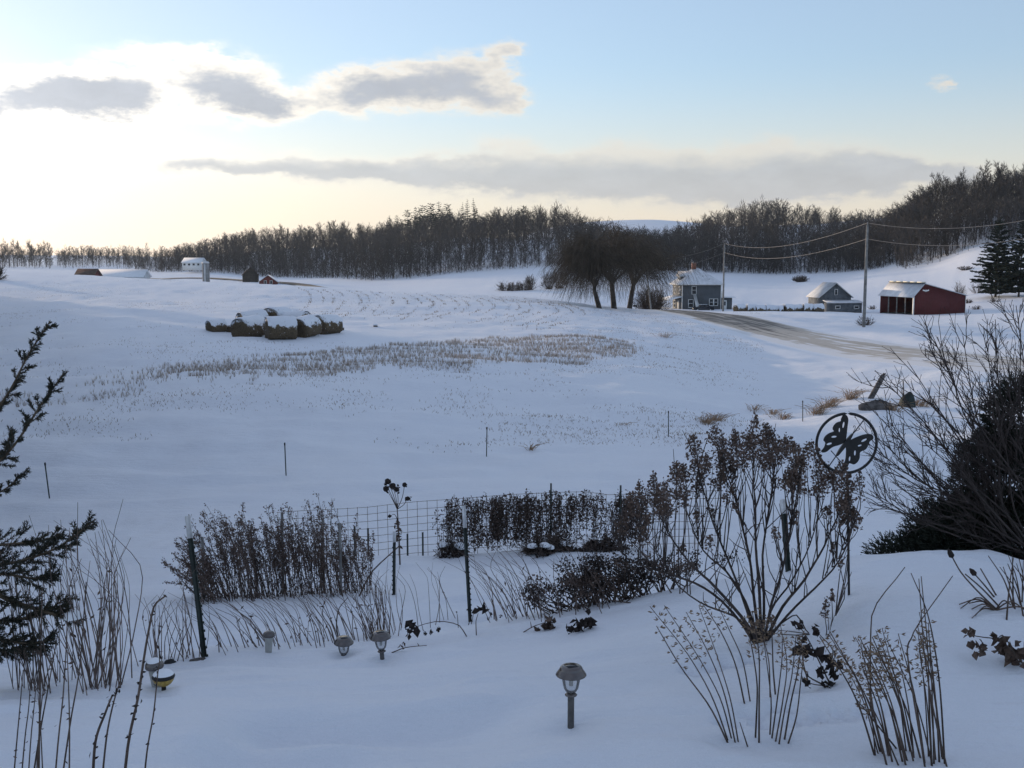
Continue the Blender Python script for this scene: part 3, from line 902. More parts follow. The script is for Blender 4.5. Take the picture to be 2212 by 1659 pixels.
# ------------------------------------------------------------------ materials for things
M.update({
    'stem': mat('dry_stem', (.075, .055, .045), .9, .25, 12, ranmix=.2),
    'cane': mat('berry_cane', (.115, .085, .072), .8, .25, 9, ranmix=.25),
    'dry_leaf': mat('dry_leaf', (.085, .060, .048), .9, .35, 25),
    'floret': mat('dry_floret', (.095, .068, .058), .95, .4, 40, second=(.17, .12, .095)),
    'pod': mat('seed_pod', (.17, .115, .075), .85, .3, 30, second=(.26, .19, .13)),
    'tan_grass': mat('tan_grass', (.35, .29, .24), .95, .25, 2.0),
    'stubble': mat('stubble', (.20, .15, .10), .95, .3, 2.0),
    'rust_grass': mat('rust_grass', (.27, .185, .12), .95, .25, 6.0),
    'hay': mat('hay', (.078, .058, .034), .98, .35, 9, bump=.6, bscale=14),
    'wood_pole': mat('weathered_pole', (.20, .195, .185), .9, .2, 3),
    'wire': mat('wire', (.30, .28, .26), .6, .1, 1, metallic=.2),
    'fence_wire': mat('rusty_fence_wire', (.20, .16, .125), .7, .3, 14, metallic=.3),
    'post_green': mat('post_green_paint', (.022, .030, .026), .55, .25, 10, spec=.4),
    'post_white': mat('post_white_paint', (.62, .62, .62), .6, .08, 10),
    'black_metal': mat('black_metal', (.012, .012, .013), .5, .2, 10, spec=.4),
    'siding': mat('grey_siding', (.085, .092, .10), .8, .08, .6),
    'grey_boards': mat('grey_boards', (.10, .11, .12), .9, .2, 1.2),
    'white_trim': mat('white_trim', (.72, .72, .70), .6, .06, 2),
    'window_glass': mat('window_glass', (.012, .015, .02), .08, .1, 1, spec=.6),
    'brick': mat('chimney_brick', (.19, .085, .055), .9, .2, 5),
    'galv': mat('galvanised', (.5, .5, .5), .35, .1, 4, metallic=.8),
    'red_steel': mat('red_barn_steel', (.105, .024, .024), .6, .08, .4),
    'tin_roof': mat('frosted_tin_roof', (.50, .51, .52), .5, .1, .7),
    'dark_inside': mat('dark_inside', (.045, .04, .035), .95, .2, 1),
    'skylight': mat('ridge_panel', (.80, .76, .62), .4, .05, 2),
    'barn_red_wood': mat('barn_red_wood', (.13, .035, .03), .9, .2, 1),
    'brown_roof': mat('brown_roof', (.085, .06, .05), .9, .2, .6),
    'concrete': mat('silo_concrete', (.20, .20, .20), .9, .15, .8),
    'car_paint': mat('dark_car_paint', (.02, .022, .028), .25, .1, 1, spec=.5),
    'rubber': mat('rubber', (.02, .02, .02), .9, .1, 2),
    'rock': mat('dark_rock', (.10, .09, .085), .95, .3, 4, bump=.5, bscale=8),
    'culvert': mat('dark_culvert', (.035, .045, .043), .8, .2, 5),
    'snow_pad': mat('snow_pad', (.82, .84, .87), .7, .03, 3),
    'roof_snow': mat('patchy_roof_snow', (.74, .76, .79), .75, .1, 1.1, second=(.60, .62, .65)),
    'brush': mat('brush_twigs', (.070, .052, .042), .95, .25, 2, ranmix=.15),
})


def hay_material():
    m = bpy.data.materials.new('snow_dusted_hay'); m.use_nodes = True
    T = NT(m.node_tree)
    out = T.n('ShaderNodeOutputMaterial'); b = T.n('ShaderNodeBsdfPrincipled')
    T.t.links.new(b.outputs[0], out.inputs[0])
    tc = T.n('ShaderNodeTexCoord'); g = T.n('ShaderNodeNewGeometry')
    n1 = T.noise(tc.outputs['Object'], 3.2, 6, .65); n2 = T.noise(tc.outputs['Object'], 16, 4, .6)
    c = T.mix(T.smooth(n2, .3, .7), (.065, .046, .028), (.16, .118, .07))
    sep = T.n('ShaderNodeSeparateXYZ'); T.put(sep.inputs[0], g.outputs['Normal'])
    k = T.m('ADD', sep.outputs[2], T.m('MULTIPLY', T.m('SUBTRACT', n1, .5), 2.6))
    T.put(b.inputs['Base Color'], T.mix(T.smooth(k, .30, .62), c, (.80, .82, .86)))
    b.inputs['Roughness'].default_value = .95
    bp = T.n('ShaderNodeBump'); bp.inputs['Strength'].default_value = .7; bp.inputs['Distance'].default_value = .08
    T.put(bp.inputs['Height'], n2); T.t.links.new(bp.outputs[0], b.inputs['Normal'])
    return m


M['hay'] = hay_material()


def road_material():
    m = bpy.data.materials.new('snowy_road'); m.use_nodes = True
    T = NT(m.node_tree)
    out = T.n('ShaderNodeOutputMaterial'); b = T.n('ShaderNodeBsdfPrincipled')
    T.t.links.new(b.outputs[0], out.inputs[0])
    uv = T.n('ShaderNodeUVMap')
    mp = T.n('ShaderNodeMapping'); T.put(mp.inputs['Vector'], uv.outputs[0])
    mp.inputs['Scale'].default_value = (.9, .045, 1)
    sep = T.n('ShaderNodeSeparateXYZ'); T.put(sep.inputs[0], uv.outputs[0])
    u, v = sep.outputs[0], sep.outputs[1]
    n1 = T.noise(mp.outputs[0], 1.0, 6, .62, .8)
    n2 = T.noise(uv.outputs[0], .35, 5, .6)
    # bare where wheels run and the wind keeps the crown clear, snow blown across the rest
    far = T.smooth(v, 70, 105)
    near = T.smooth(v, 28, 16)
    bare = T.m('ADD', T.m('MULTIPLY', far, .30), T.m('MULTIPLY', near, .42))
    k = T.m('ADD', T.m('ADD', n1, T.m('MULTIPLY', T.m('SUBTRACT', n2, .5), .5)), T.m('ADD', bare, -.11))
    edge = T.smooth(T.m('ABSOLUTE', u), 2.9, 4.3)
    k = T.m('SUBTRACT', k, T.m('MULTIPLY', edge, .35))
    slush = T.mix(n2, (.40, .35, .29), (.56, .52, .46))
    c = T.mix(T.smooth(k, .50, .74), slush, (.11, .10, .088))
    c = T.mix(T.m('MULTIPLY', T.smooth(k, .42, .30), .8), c, (.80, .815, .84))
    T.put(b.inputs['Base Color'], c)
    b.inputs['Roughness'].default_value = .7
    b.inputs['Specular IOR Level'].default_value = .3
    bp = T.n('ShaderNodeBump'); bp.inputs['Strength'].default_value = .5; bp.inputs['Distance'].default_value = .06
    T.put(bp.inputs['Height'], n1)
    T.t.links.new(bp.outputs[0], b.inputs['Normal'])
    return m


def strip(name, pts, half, material, lift, nu=9, crown=.05):
    """a road ribbon that follows the ground along a centre line, with metric uv"""
    pts = np.asarray(pts, float)
    d = np.gradient(pts, axis=0); d /= np.linalg.norm(d, axis=1, keepdims=True)
    nrm = np.stack([d[:, 1], -d[:, 0]], 1)
    us = np.linspace(-half, half, nu)
    X = pts[:, 0][:, None] + nrm[:, 0][:, None] * us; Y = pts[:, 1][:, None] + nrm[:, 1][:, None] * us
    Z = base_z(X.ravel(), Y.ravel()).reshape(X.shape) + lift + crown * (1 - (us / half)**2)
    n = len(pts)
    v = np.stack([X, Y, Z], -1).reshape(-1, 3)
    i = np.arange(n - 1)[:, None] * nu; j = np.arange(nu - 1)[None]
    q = np.stack([i + j, i + j + 1, i + nu + j + 1, i + nu + j], -1).reshape(-1, 4)
    b = MB(); b.add(v, q)
    o = b.build(name, material, smooth=True)
    arc = np.concatenate([[0], np.cumsum(np.linalg.norm(np.diff(pts, axis=0), axis=1))])
    uvv = np.stack([np.broadcast_to(us, X.shape), np.broadcast_to(arc[:, None], X.shape)], -1).reshape(-1, 2)
    uvl = o.data.uv_layers.new(name='UVMap')
    li = np.zeros(len(o.data.loops), np.int32); o.data.loops.foreach_get('vertex_index', li)
    uvl.data.foreach_set('uv', uvv[li].astype(np.float32).ravel())
    tag(o, kind='structure')
    return o


strip('road', ROADP, 5.3, road_material(), -.20, 13, .16)
# the lane that winds past the far farm
far_pts = np.array([at(p, Y)[:2] for p, Y in [(310, 470), (345, 462), (400, 470), (450, 468), (500, 455), (560, 440), (610, 425), (650, 395), (680, 365), (705, 335), (720, 300)]])
M['far_lane'] = mat('far_lane_gravel', (.17, .135, .10), .95, .25, .3)
strip('far_lane', _smooth_poly(far_pts, 60), 3.2, M['far_lane'], .45, 5)

# ------------------------------------------------------------------ farm buildings
def frame(px, Y, phi, z=None):
    p = at(px, Y)
    if z is not None:
        p[2] = z + CAMZ
    return p, R(phi)


def window(parent, x0, x1, z0, z1, y=0.0, t=.10, bars=True, axis='y', sgn=-1, name='window'):
    """a framed window on a wall facing local -y (axis 'y') or local -x (axis 'x')"""
    def bx(b, a0, a1, h0, h1, d0, d1):
        if axis == 'y':
            b.box(a0, a1, min(y + sgn * d0, y + sgn * d1), max(y + sgn * d0, y + sgn * d1), h0, h1)
        else:
            b.box(min(y + sgn * d0, y + sgn * d1), max(y + sgn * d0, y + sgn * d1), a0, a1, h0, h1)
    b = MB()
    bx(b, x0, x0 + t, z0, z1, .003, .07); bx(b, x1 - t, x1, z0, z1, .003, .07)
    bx(b, x0 + t, x1 - t, z1 - t, z1, .003, .07); bx(b, x0 + t, x1 - t, z0, z0 + t, .003, .09)
    if bars:
        bx(b, x0 + t, x1 - t, (z0 + z1) / 2 - .03, (z0 + z1) / 2 + .03, .006, .05)
    f = b.build(name, M['white_trim'], parent)
    g = MB(); bx(g, x0 + t, x1 - t, z0 + t, z1 - t, .003, .02)
    g.build('pane', M['window_glass'], f)
    return f


def slab(b, pts, th):
    """a sloping roof slab from four corner points, thickened downwards"""
    return b.prism(pts, (0, 0, -th))


def farmhouse():
    loc, rz = frame(1473, 235, 5.5, -10.6)
    o = thing('farmhouse', 'two storey grey farmhouse with snowy hip roof and brick chimney by the road', 'house', loc, rz)
    W_, D_, E = 8.5, 8.2, 5.62
    MB().box(0, W_, 0, D_, -.6, E).build('wall', M['siding'], o)
    trim = MB()
    trim.box(-.05, .10, -.04, -.002, 0, E - .02); trim.box(W_ - .10, W_ + .05, -.04, -.002, 0, E - .02)
    trim.box(-.04, -.002, .0, .14, 0, E - .02); trim.box(-.04, -.002, D_ - .14, D_, 0, E - .02)
    trim.build('corner_board', M['white_trim'], o)
    ov = .65
    MB().box(-ov, W_ + ov, -ov, D_ + ov, E, E + .16).build('eave', M['white_trim'], o)
    z1 = E + .16; a, c = (W_ / 2 - .9, D_ / 2), (W_ / 2 + .3, D_ / 2); zt = E + 3.6
    v = [(-ov - .05, -ov - .05, z1 + .004), (W_ + ov + .05, -ov - .05, z1 + .004), (W_ + ov + .05, D_ + ov + .05, z1 + .004), (-ov - .05, D_ + ov + .05, z1 + .004), (a[0], a[1], zt), (c[0], c[1], zt)]
    roof = MB().add(v, [(0, 1, 5, 4), (2, 3, 4, 5)], [(1, 2, 5), (3, 0, 4), ]).add([v[0], v[1], v[2], v[3]], [(3, 2, 1, 0)]).build('roof', M['roof_snow'], o)
    MB().box(a[0] - .25, a[0] + .6, D_ / 2 - .4, D_ / 2 + .4, zt - .5, zt + 1.15).build('chimney', M['brick'], roof)
    fl = MB(); fl.lathe([(0, zt + 1.36), (.16, zt + 1.36), (.16, zt + 1.1)], 10, (a[0] - .02, D_ / 2, 0)); fl.build('flue', M['galv'], roof)
    for vx, vy, vz in ((4.9, 1.6, E + 1.6), (6.1, .8, E + .95)):
        MB().tube([(vx, vy, vz - .3), (vx, vy, vz + .35)], .07, 6).build('vent_pipe', M['black_metal'], roof)
    # dormer on the left slope
    d = MB(); y0, y1 = 2.6, 5.4; zb, zc = E + .75, E + 2.0
    d.box(.35, 2.6, y0, y1, zb - .3, zc)
    d.prism([(.35, y0, zc), (.35, y1, zc), (.35, (y0 + y1) / 2, zc + .75)], (2.4, 0, 0))
    dm = d.build('dormer', M['siding'], o)
    dr = MB(); yc = (y0 + y1) / 2
    slab(dr, [(-.05, y0 - .35, zc - .12), (3.2, y0 - .35, zc - .12), (3.2, yc, zc + .9), (-.05, yc, zc + .9)], .12)
    slab(dr, [(-.05, yc, zc + .9), (3.2, yc, zc + .9), (3.2, y1 + .35, zc - .12), (-.05, y1 + .35, zc - .12)], .12)
    dr.build('dormer_roof', M['roof_snow'], dm)
    window(dm, y0 + .8, y1 - .8, zb + .2, zc - .1, .35, .1, False, 'x')
    # windows of the wall facing the road and of the sunlit side
    window(o, 2.05, 3.1, E - 2.0, E - .22)
    window(o, 1.35, 2.5, E - 4.8, E - 3.05)
    window(o, 5.9, 6.87, E - 4.45, E - 2.9); window(o, 6.9, 7.85, E - 4.45, E - 2.9)
    for y0 in (1.7, 5.6):
        window(o, y0, y0 + 1.1, E - 1.9, E - .35, 0, .1, True, 'x')
    window(o, 5.4, 7.2, .6, 2.2, 0, .1, True, 'x')
    dd = MB(); dd.box(-.05, -.003, 2.6, 3.6, .1, 2.2); dd.build('door', M['white_trim'], o)
    # white chute from the upper window to the ground
    ch = MB(); ch.prism([(2.35, -.10, E - 1.95), (3.0, -.10, E - 1.95), (3.6, -1.9, .1), (2.85, -1.9, .1)], (0, -.05, -.14))
    ch.build('chute', M['white_trim'], o)
    # porch along the sunlit side
    pr = MB(); slab(pr, [(-2.7, -.35, 2.55), (-.012, -.35, 3.25), (-.012, D_ + .3, 3.25), (-2.7, D_ + .3, 2.55)], .14)
    porch = pr.build('porch_roof', M['snow_pad'], o)
    MB().box(-2.55, -2.4, -.2, D_ + .2, 2.28, 2.41).build('porch_beam', M['white_trim'], porch)
    for y in (-.1, 2.0, 4.1, 6.2, 8.2):
        MB().box(-2.54, -2.42, y - .06, y + .06, -.5, 2.27).build('porch_post', M['white_trim'], porch)
    for y in (-.1, 4.1):
        MB().box(-2.5, -2.46, y + .08, y + 4.0, .55, .62).build('porch_rail', M['white_trim'], porch)
    # one storey kitchen wing on the right
    wg = MB().box(W_ + .004, W_ + 2.75, 1.0, 5.5, -.6, E - 2.75).build('wing', M['siding'], o)
    MB().box(W_ + .06, W_ + 3.4, .5, 6.0, E - 2.746, E - 2.58).build('wing_roof', M['snow_pad'], wg)
    dw = MB(); dw.box(W_ + .55, W_ + 1.55, .93, .997, .15, 2.35); dd = dw.build('door', M['white_trim'], wg)
    MB().box(W_ + .75, W_ + 1.35, .91, .927, 1.2, 2.05).build('pane', M['window_glass'], dd)
    MB().box(W_ + .1, W_ + .75, 1.6, 2.6, E - 2.575, E - 1.35).build('railing_box', M['white_trim'], wg)


farmhouse()


def car():
    loc, rz = frame(1519, 231.5, 2)
    loc[2] -= .25
    o = thing('parked_car', 'dark car parked against the farmhouse wall, mostly hidden by the snow bank', 'car', loc, rz)
    prof = [(-2.15, .35), (-2.2, .75), (-1.95, .92), (-1.05, 1.0), (-.45, 1.42), (.75, 1.45), (1.5, 1.02), (2.1, .92), (2.2, .6), (2.15, .35)]
    b = MB()
    n = len(prof); w = .82
    v = [(x, -w * (1 if z < 1.05 else .82), z) for x, z in prof] + [(x, w * (1 if z < 1.05 else .82), z) for x, z in prof]
    b.add(v, [(i, (i + 1) % n, (i + 1) % n + n, i + n) for i in range(n)], [(0, i, i + 1) for i in range(1, n - 1)] + [(n, n + i + 1, n + i) for i in range(1, n - 1)])
    b.build('body', M['car_paint'], o, True)
    for x0, x1 in ((-.75, .0), (.08, 1.0)):
        MB().add([(x0, -.845, 1.02), (x1, -.845, 1.02), (x1 - .2, -.70, 1.36), (x0 + .22, -.70, 1.36)], [(0, 1, 2, 3)]).build('window', M['window_glass'], o)
    for x in (-1.35, 1.35):
        for y in (-.78, .78):
            wv = MB(); a = np.arange(14) / 14 * 6.283
            wv.tube([(x, y - .1, .33), (x, y + .1, .33)], .33, 14)
            t = wv.build('wheel', M['rubber'], o)
            r_ = MB(); r_.tube([(x, y - .115, .33), (x, y + .115, .33)], .19, 10); r_.build('rim', M['galv'], t)
    MB().box(-.9, .75, -.6, .6, 1.452, 1.49).build('snow_cover', M['snow_pad'], o)


car()


def grey_shed():
    loc, rz = frame(1771, 203, 4)
    o = thing('grey_shed', 'small grey gabled shed with a low lean-to, behind the bale row', 'shed', loc, rz)
    W_, D_, E, A = 5.8, 6.5, 2.95, 5.35
    b = MB()
    b.prism([(0, 0, -.5), (W_, 0, -.5), (W_, 0, E), (W_ / 2, 0, A), (0, 0, E)], (0, D_, 0))
    b.build('wall', M['grey_boards'], o)
    r = MB(); ov = .35; sl = (A - E) / (W_ / 2)
    slab(r, [(-ov, -ov, E - ov * sl + .14), (W_ / 2, -ov, A + .14), (W_ / 2, D_ + ov, A + .14), (-ov, D_ + ov, E - ov * sl + .14)], .13)
    slab(r, [(W_ / 2, -ov, A + .14), (W_ + ov, -ov, E - ov * sl + .14), (W_ + ov, D_ + ov, E - ov * sl + .14), (W_ / 2, D_ + ov, A + .14)], .13)
    r.build('roof', M['tin_roof'], o)
    window(o, 2.65, 3.25, 3.2, 4.3, 0, .08, False)
    l = MB(); l.box(.5, 6.9, -2.6, -.004, -.5, 1.85); lt = l.build('lean_to', M['grey_boards'], o)
    lr = MB(); slab(lr, [(.35, -2.85, 1.92), (7.1, -2.85, 1.92), (7.1, -.006, 2.35), (.35, -.006, 2.35)], .1); lr.build('lean_to_roof', M['roof_snow'], lt)
    for x in (1.9, 5.4):
        window(lt, x, x + .95, .75, 1.35, -2.6, .09, False)


grey_shed()


def red_barn():
    loc, rz = frame(1973, 189, 12)
    o = thing('red_barn', 'dark red pole barn with open front and pale snow-dusted roof', 'barn', loc, rz)
    W_, L_, E, A, xr = 9.9, 10.8, 3.25, 5.3, 1.85
    # local x runs along the gable end, local y along the open front
    e = MB(); e.prism([(0, 0, -.5), (W_, 0, -.5), (W_, 0, E), (xr, 0, A), (0, 0, E)], (0, .18, 0)); end = e.build('end_wall', M['red_steel'], o)
    rb = MB()
    for k in range(33):
        x = .15 + k * .3
        zt = E + (A - E) * (x / xr) if x < xr else A - (A - E) * (x - xr) / (W_ - xr)
        rb.box(x - .02, x + .02, -.022, -.002, -.4, zt - .06)
    rb.build('rib', M['red_steel'], end)
    e = MB(); e.prism([(0, L_ - .18, -.5), (W_, L_ - .18, -.5), (W_, L_ - .18, E), (xr, L_ - .18, A), (0, L_ - .18, E)], (0, .18, 0)); e.build('end_wall', M['red_steel'], o)
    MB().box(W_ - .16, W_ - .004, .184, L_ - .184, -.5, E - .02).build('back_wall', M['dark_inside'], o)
    ov = .3
    r = MB(); slab(r, [(-ov, -ov, E - ov * (A - E) / xr + .12), (xr, -ov, A + .12), (xr, L_ + ov, A + .12), (-ov, L_ + ov, E - ov * (A - E) / xr + .12)], .1); r.build('front_roof', M['roof_snow'], o)
    r = MB(); sl = (A - E) / (W_ - xr); slab(r, [(xr, -ov, A + .12), (W_ + ov, -ov, E - ov * sl + .12), (W_ + ov, L_ + ov, E - ov * sl + .12), (xr, L_ + ov, A + .12)], .1); r.build('rear_roof', M['roof_snow'], o)
    rc = MB(); rc.box(xr - .22, xr + .22, -.3, L_ + .3, A + .124, A + .18); rcap = rc.build('ridge_frame', M['black_metal'], o)
    for k in range(5):
        y = -.1 + k * 2.2
        MB().box(xr - .2, xr + .2, y, y + 2.0, A + .184, A + .34).build('ridge_panel', M['skylight'], rcap)
    MB().box(-.12, -.004, -.16, .2, -.4, E - .02).build('corner_trim', M['white_trim'], o)
    MB().box(-.10, .08, .21, L_ - .02, E - .34, E - .1).build('header', M['white_trim'], o)
    MB().box(W_ + .004, W_ + .07, -.06, .12, -.4, E - .02).build('corner_trim', M['white_trim'], o)
    for k in range(1, 4):
        y = L_ * k / 4
        MB().box(-.02, .16, y - .08, y + .08, -.5, E - .345).build('post', M['wood_pole'], o)
    # small white winged ornament under the gable
    em = MB()
    for s in (-1, 1):
        em.add([(xr + .35, -.03, A - 1.12), (xr + .35 + s * .55, -.03, A - .98), (xr + .35 + s * .62, -.03, A - 1.18), (xr + .35 + s * .12, -.03, A - 1.32)], [(0, 1, 2, 3)] if s < 0 else [(3, 2, 1, 0)])
    em.box(xr + .29, xr + .41, -.06, -.025, A - 1.38, A - .98)
    em.build('ornament', M['white_trim'], end)
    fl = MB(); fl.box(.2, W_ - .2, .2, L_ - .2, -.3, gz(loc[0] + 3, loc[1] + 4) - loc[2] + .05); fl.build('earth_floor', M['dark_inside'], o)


red_barn()


def simple_house(name, label, cat, px, Y, phi, w, d, e, a, wallm, roofm, zrel=None, wins=0):
    loc, rz = frame(px, Y, phi, zrel)
    o = thing(name, label, cat, loc, rz)
    b = MB(); b.prism([(0, 0, -1.5), (0, d, -1.5), (0, d, e), (0, d / 2, a), (0, 0, e)], (w, 0, 0)); b.build('wall', M[wallm], o)
    r = MB(); ov = .4; sl = (a - e) / (d / 2)
    slab(r, [(-ov, -ov, e - ov * sl + .16), (w + ov, -ov, e - ov * sl + .16), (w + ov, d / 2, a + .16), (-ov, d / 2, a + .16)], .14)
    slab(r, [(-ov, d / 2, a + .16), (w + ov, d / 2, a + .16), (w + ov, d + ov, e - ov * sl + .16), (-ov, d + ov, e - ov * sl + .16)], .14)
    r.build('roof', M[roofm], o)
    for k in range(wins):
        x = w * (k + .5) / wins
        MB().box(x - .5, x + .5, -.05, -.004, e * .35, e * .75).build('window', M['window_glass'], o)
    return o


def gable_house(name, label, cat, px, Y, phi, w, d, e, a, wallm, roofm, zrel=None, wins=()):
    """gable end towards the viewer"""
    loc, rz = frame(px, Y, phi, zrel)
    o = thing(name, label, cat, loc, rz)
    MB().prism([(0, 0, -2), (w, 0, -2), (w, 0, e), (w / 2, 0, a), (0, 0, e)], (0, d, 0)).build('wall', M[wallm], o)
    r = MB(); ov = .4; sl = (a - e) / (w / 2)
    slab(r, [(-ov, -ov, e - ov * sl + .16), (w / 2, -ov, a + .16), (w / 2, d + ov, a + .16), (-ov, d + ov, e - ov * sl + .16)], .14)
    slab(r, [(w / 2, -ov, a + .16), (w + ov, -ov, e - ov * sl + .16), (w + ov, d + ov, e - ov * sl + .16), (w / 2, d + ov, a + .16)], .14)
    r.build('roof', M[roofm], o)
    for x, z in wins:
        f = MB().box(x - .5, x + .5, -.06, -.004, z - .7, z + .7).build('window', M['white_trim'], o)
        MB().box(x - .38, x + .38, -.075, -.062, z - .58, z + .58).build('pane', M['window_glass'], f)
    return o


simple_house('far_barn', 'low barn with brown roof showing just above the snowy field crest', 'barn', 163, 330, 3, 5.3, 7.5, 1.2, 3.1, 'barn_red_wood', 'brown_roof', -5.4)
simple_house('far_barn', 'long low white-roofed barn beyond the field crest on the left', 'barn', 199, 345, 4, 15.5, 10, 1.2, 3.4, 'tin_roof', 'snow_pad', -6.0)
simple_house('far_house', 'small white farmhouse with snowy roof on the hill above the silo', 'house', 394, 525, -4, 9.0, 8, 2.2, 4.3, 'white_trim', 'snow_pad', -2.6, 4)
gable_house('far_barn', 'tall dark wooden barn beside the far red house', 'barn', 524, 430, 14, 6.2, 9, 3.4, 6.4, 'dark_inside', 'brown_roof', -8.6)
gable_house('far_house', 'small red gabled house with snowy roof next to dark barn', 'house', 560, 405, 8, 6.4, 5.5, 1.9, 4.2, 'barn_red_wood', 'snow_pad', -9.2, ((2.2, 1.6), (4.3, 1.6)))


def silo():
    p = at(445.5, 415); p[2] = CAMZ - 8.6
    o = thing('silo', 'grey concrete silo with domed cap standing behind the field crest', 'silo', p)
    b = MB(); prof = [(1.3, -1.5)]
    for k in range(16):
        z = k * .5
        prof += [(1.33, z), (1.36, z + .06), (1.33, z + .12)]
    b.lathe(prof + [(1.33, 8.0)], 20); b.build('wall', M['concrete'], o, True)
    b = MB(); b.lathe([(1.42, 7.95)] + [(1.42 * math.cos(t), 8.02 + .75 * math.sin(t)) for t in np.linspace(0, 1.57, 7)], 20); b.build('dome', M['tin_roof'], o, True)
    MB().box(-.25, .25, -1.6, -1.34, 0, 7.6).build('chute', M['tin_roof'], o)


silo()

# ------------------------------------------------------------------ utility line
def power_pole(px, py, Y, top, label, lean=0.0, arm=None):
    b0 = hit(px, py, Y - 30, Y + 30) if py else at(px, Y)
    o = thing('utility_pole', label, 'utility pole', b0)
    H = top - b0[2]
    b = MB(); b.tube([(0, 0, -.6), (lean * .5, 0, H * .5), (lean, 0, H)], [.17, .15, .12], 9); b.build('pole', M['wood_pole'], o, True)
    tips = []
    for dz in (.0, -1.6):
        i = MB(); z = H + dz
        i.lathe([(0, .30), (.05, .28), (.075, .2), (.05, .14), (.075, .08), (.03, .0), (.03, -.1)], 8, (lean * (z / H), 0, z + (.0 if dz == 0 else 0)))
        i.build('insulator', M['concrete'], o, True)
        tips.append(np.array(b0) + np.array((lean * (z / H), 0, z + .22)))
    if arm:
        t = MB(); t.lathe([(0, .95), (.2, .9), (.24, .8), (.24, .05), (.2, 0), (0, 0)], 10, (lean * .8 - .42, 0, H - 2.2)); t.build('transformer', M['galv'], o, True)
    return tips


tA = power_pole(1866, 706, 115, P(1871, 488, 115)[2], 'tall weathered utility pole in front of the red barn')
tB = power_pole(1562, 668, 168, P(1561, 522, 168)[2], 'utility pole standing in front of the farmhouse end wall')
pc = at(1412, 195)
tC = power_pole(1408, None, 195, P(1393, 562, 195)[2], 'leaning utility pole with transformer between willow and farmhouse', -1.3, True)
tD = power_pole(2330, None, 92, P(2330, 452, 92)[2], 'utility pole just beyond the right edge of the view')


def wire(a, b, sag, label):
    t = np.linspace(0, 1, 25)[:, None]
    pts = a * (1 - t) + b * t
    pts[:, 2] -= sag * 4 * (t * (1 - t))[:, 0]
    o = MB().tube(pts, .018, 4, False).build('power_wire', M['wire'])
    tag(o, label, 'wire', 'wires of the utility line')


for k, nm in ((0, 'upper'), (1, 'lower')):
    wire(tC[k], tB[k], .9, nm + ' power wire from the leaning pole to the farmhouse pole')
    wire(tB[k], tA[k], 1.5, nm + ' power wire between the farmhouse pole and the barn pole')
    wire(tA[k], tD[k], 1.1, nm + ' power wire from the barn pole out of the right edge')

# ------------------------------------------------------------------ willows and brush by the road
def willow(seed, base, H, spread, lean, label, nstr=1500, fork=.30):
    rg = np.random.default_rng(seed)
    o = thing('willow_tree', label, 'tree', base, 0, 'willows beside the road crest')
    tr, cr = MB(), MB()
    ln = branch_line((0, 0, -.5), (lean, .02, 1), H * fork + .5, rg, 4, .04, .02)
    r0 = H * .028
    tr.tube(ln, np.linspace(r0 * 1.25, r0 * .8, 5), 8)
    A, B, Wd = [], [], []
    nodes = []
    for k in range(9):
        p, td = pt_on(ln, rg.uniform(.75, 1.0))
        a = 6.283 * k / 9 + rg.normal() * .3
        out = rg.uniform(.25, 1.0)
        d = np.array((math.cos(a) * out + lean * .5, math.sin(a) * out, rg.uniform(.75, 1.2)))
        L = H * (1 - fork) * rg.uniform(.75, 1.0) * (1 - .2 * out)
        lm = branch_line(p, d, L, rg, 6, .14, .05)
        tr.tube(lm, np.linspace(r0 * .5, r0 * .10, 7), 5, cap=False)
        nodes.append(lm)
        for j in range(8):
            q, t2 = pt_on(lm, rg.uniform(.25, 1))
            d2 = t2 + perp(t2, rg) * rg.uniform(.6, 1.3); d2[2] += .2
            l2 = branch_line(q, d2, H * spread * rg.uniform(.25, .6), rg, 4, .16, .06)
            cr.tube(l2, np.linspace(r0 * .16, r0 * .04, 5), 3, cap=False)
            nodes.append(l2)
    r0 = r0
    for k in range(nstr):
        lm = nodes[rg.integers(len(nodes))]
        q, td = pt_on(lm, rg.uniform(.35, 1))
        rad = np.array((q[0] - lean * 2, q[1], 0)); rad /= max(np.linalg.norm(rad), .3)
        d = rad * rg.uniform(.2, 1.1) + np.array((rg.normal() * .3, rg.normal() * .3, rg.uniform(.0, .9)))
        L = rg.uniform(2.0, 7.0)
        m = 6
        for i in range(m):
            d = d + np.array((0, 0, -.36)) + rg.normal(size=3) * .07
            e = d / np.linalg.norm(d)
            n = q + e * L / m
            if n[2] < .35:
                break
            A.append(q); B.append(n); Wd.append(.036 - .003 * i)
            q = n
    cr.ribbons(A, B, np.array(Wd))
    tr.build('trunk', M['willow_bark'], o, True)
    cr.build('crown', M['willow_twig'], o)
    return o


willow(61, hit(1296, 663, 120, 200), 9.6, .42, -.26, 'left willow with trunk leaning left and drooping twigs to the snow', 2600, .30)
willow(62, hit(1327, 665, 120, 200), 11.0, .40, -.05, 'middle willow with tall dark trunk at the road crest', 2300, .36)
willow(63, hit(1359, 665, 120, 200), 11.0, .40, .12, 'right willow with straight trunk nearest the road', 2300, .36)


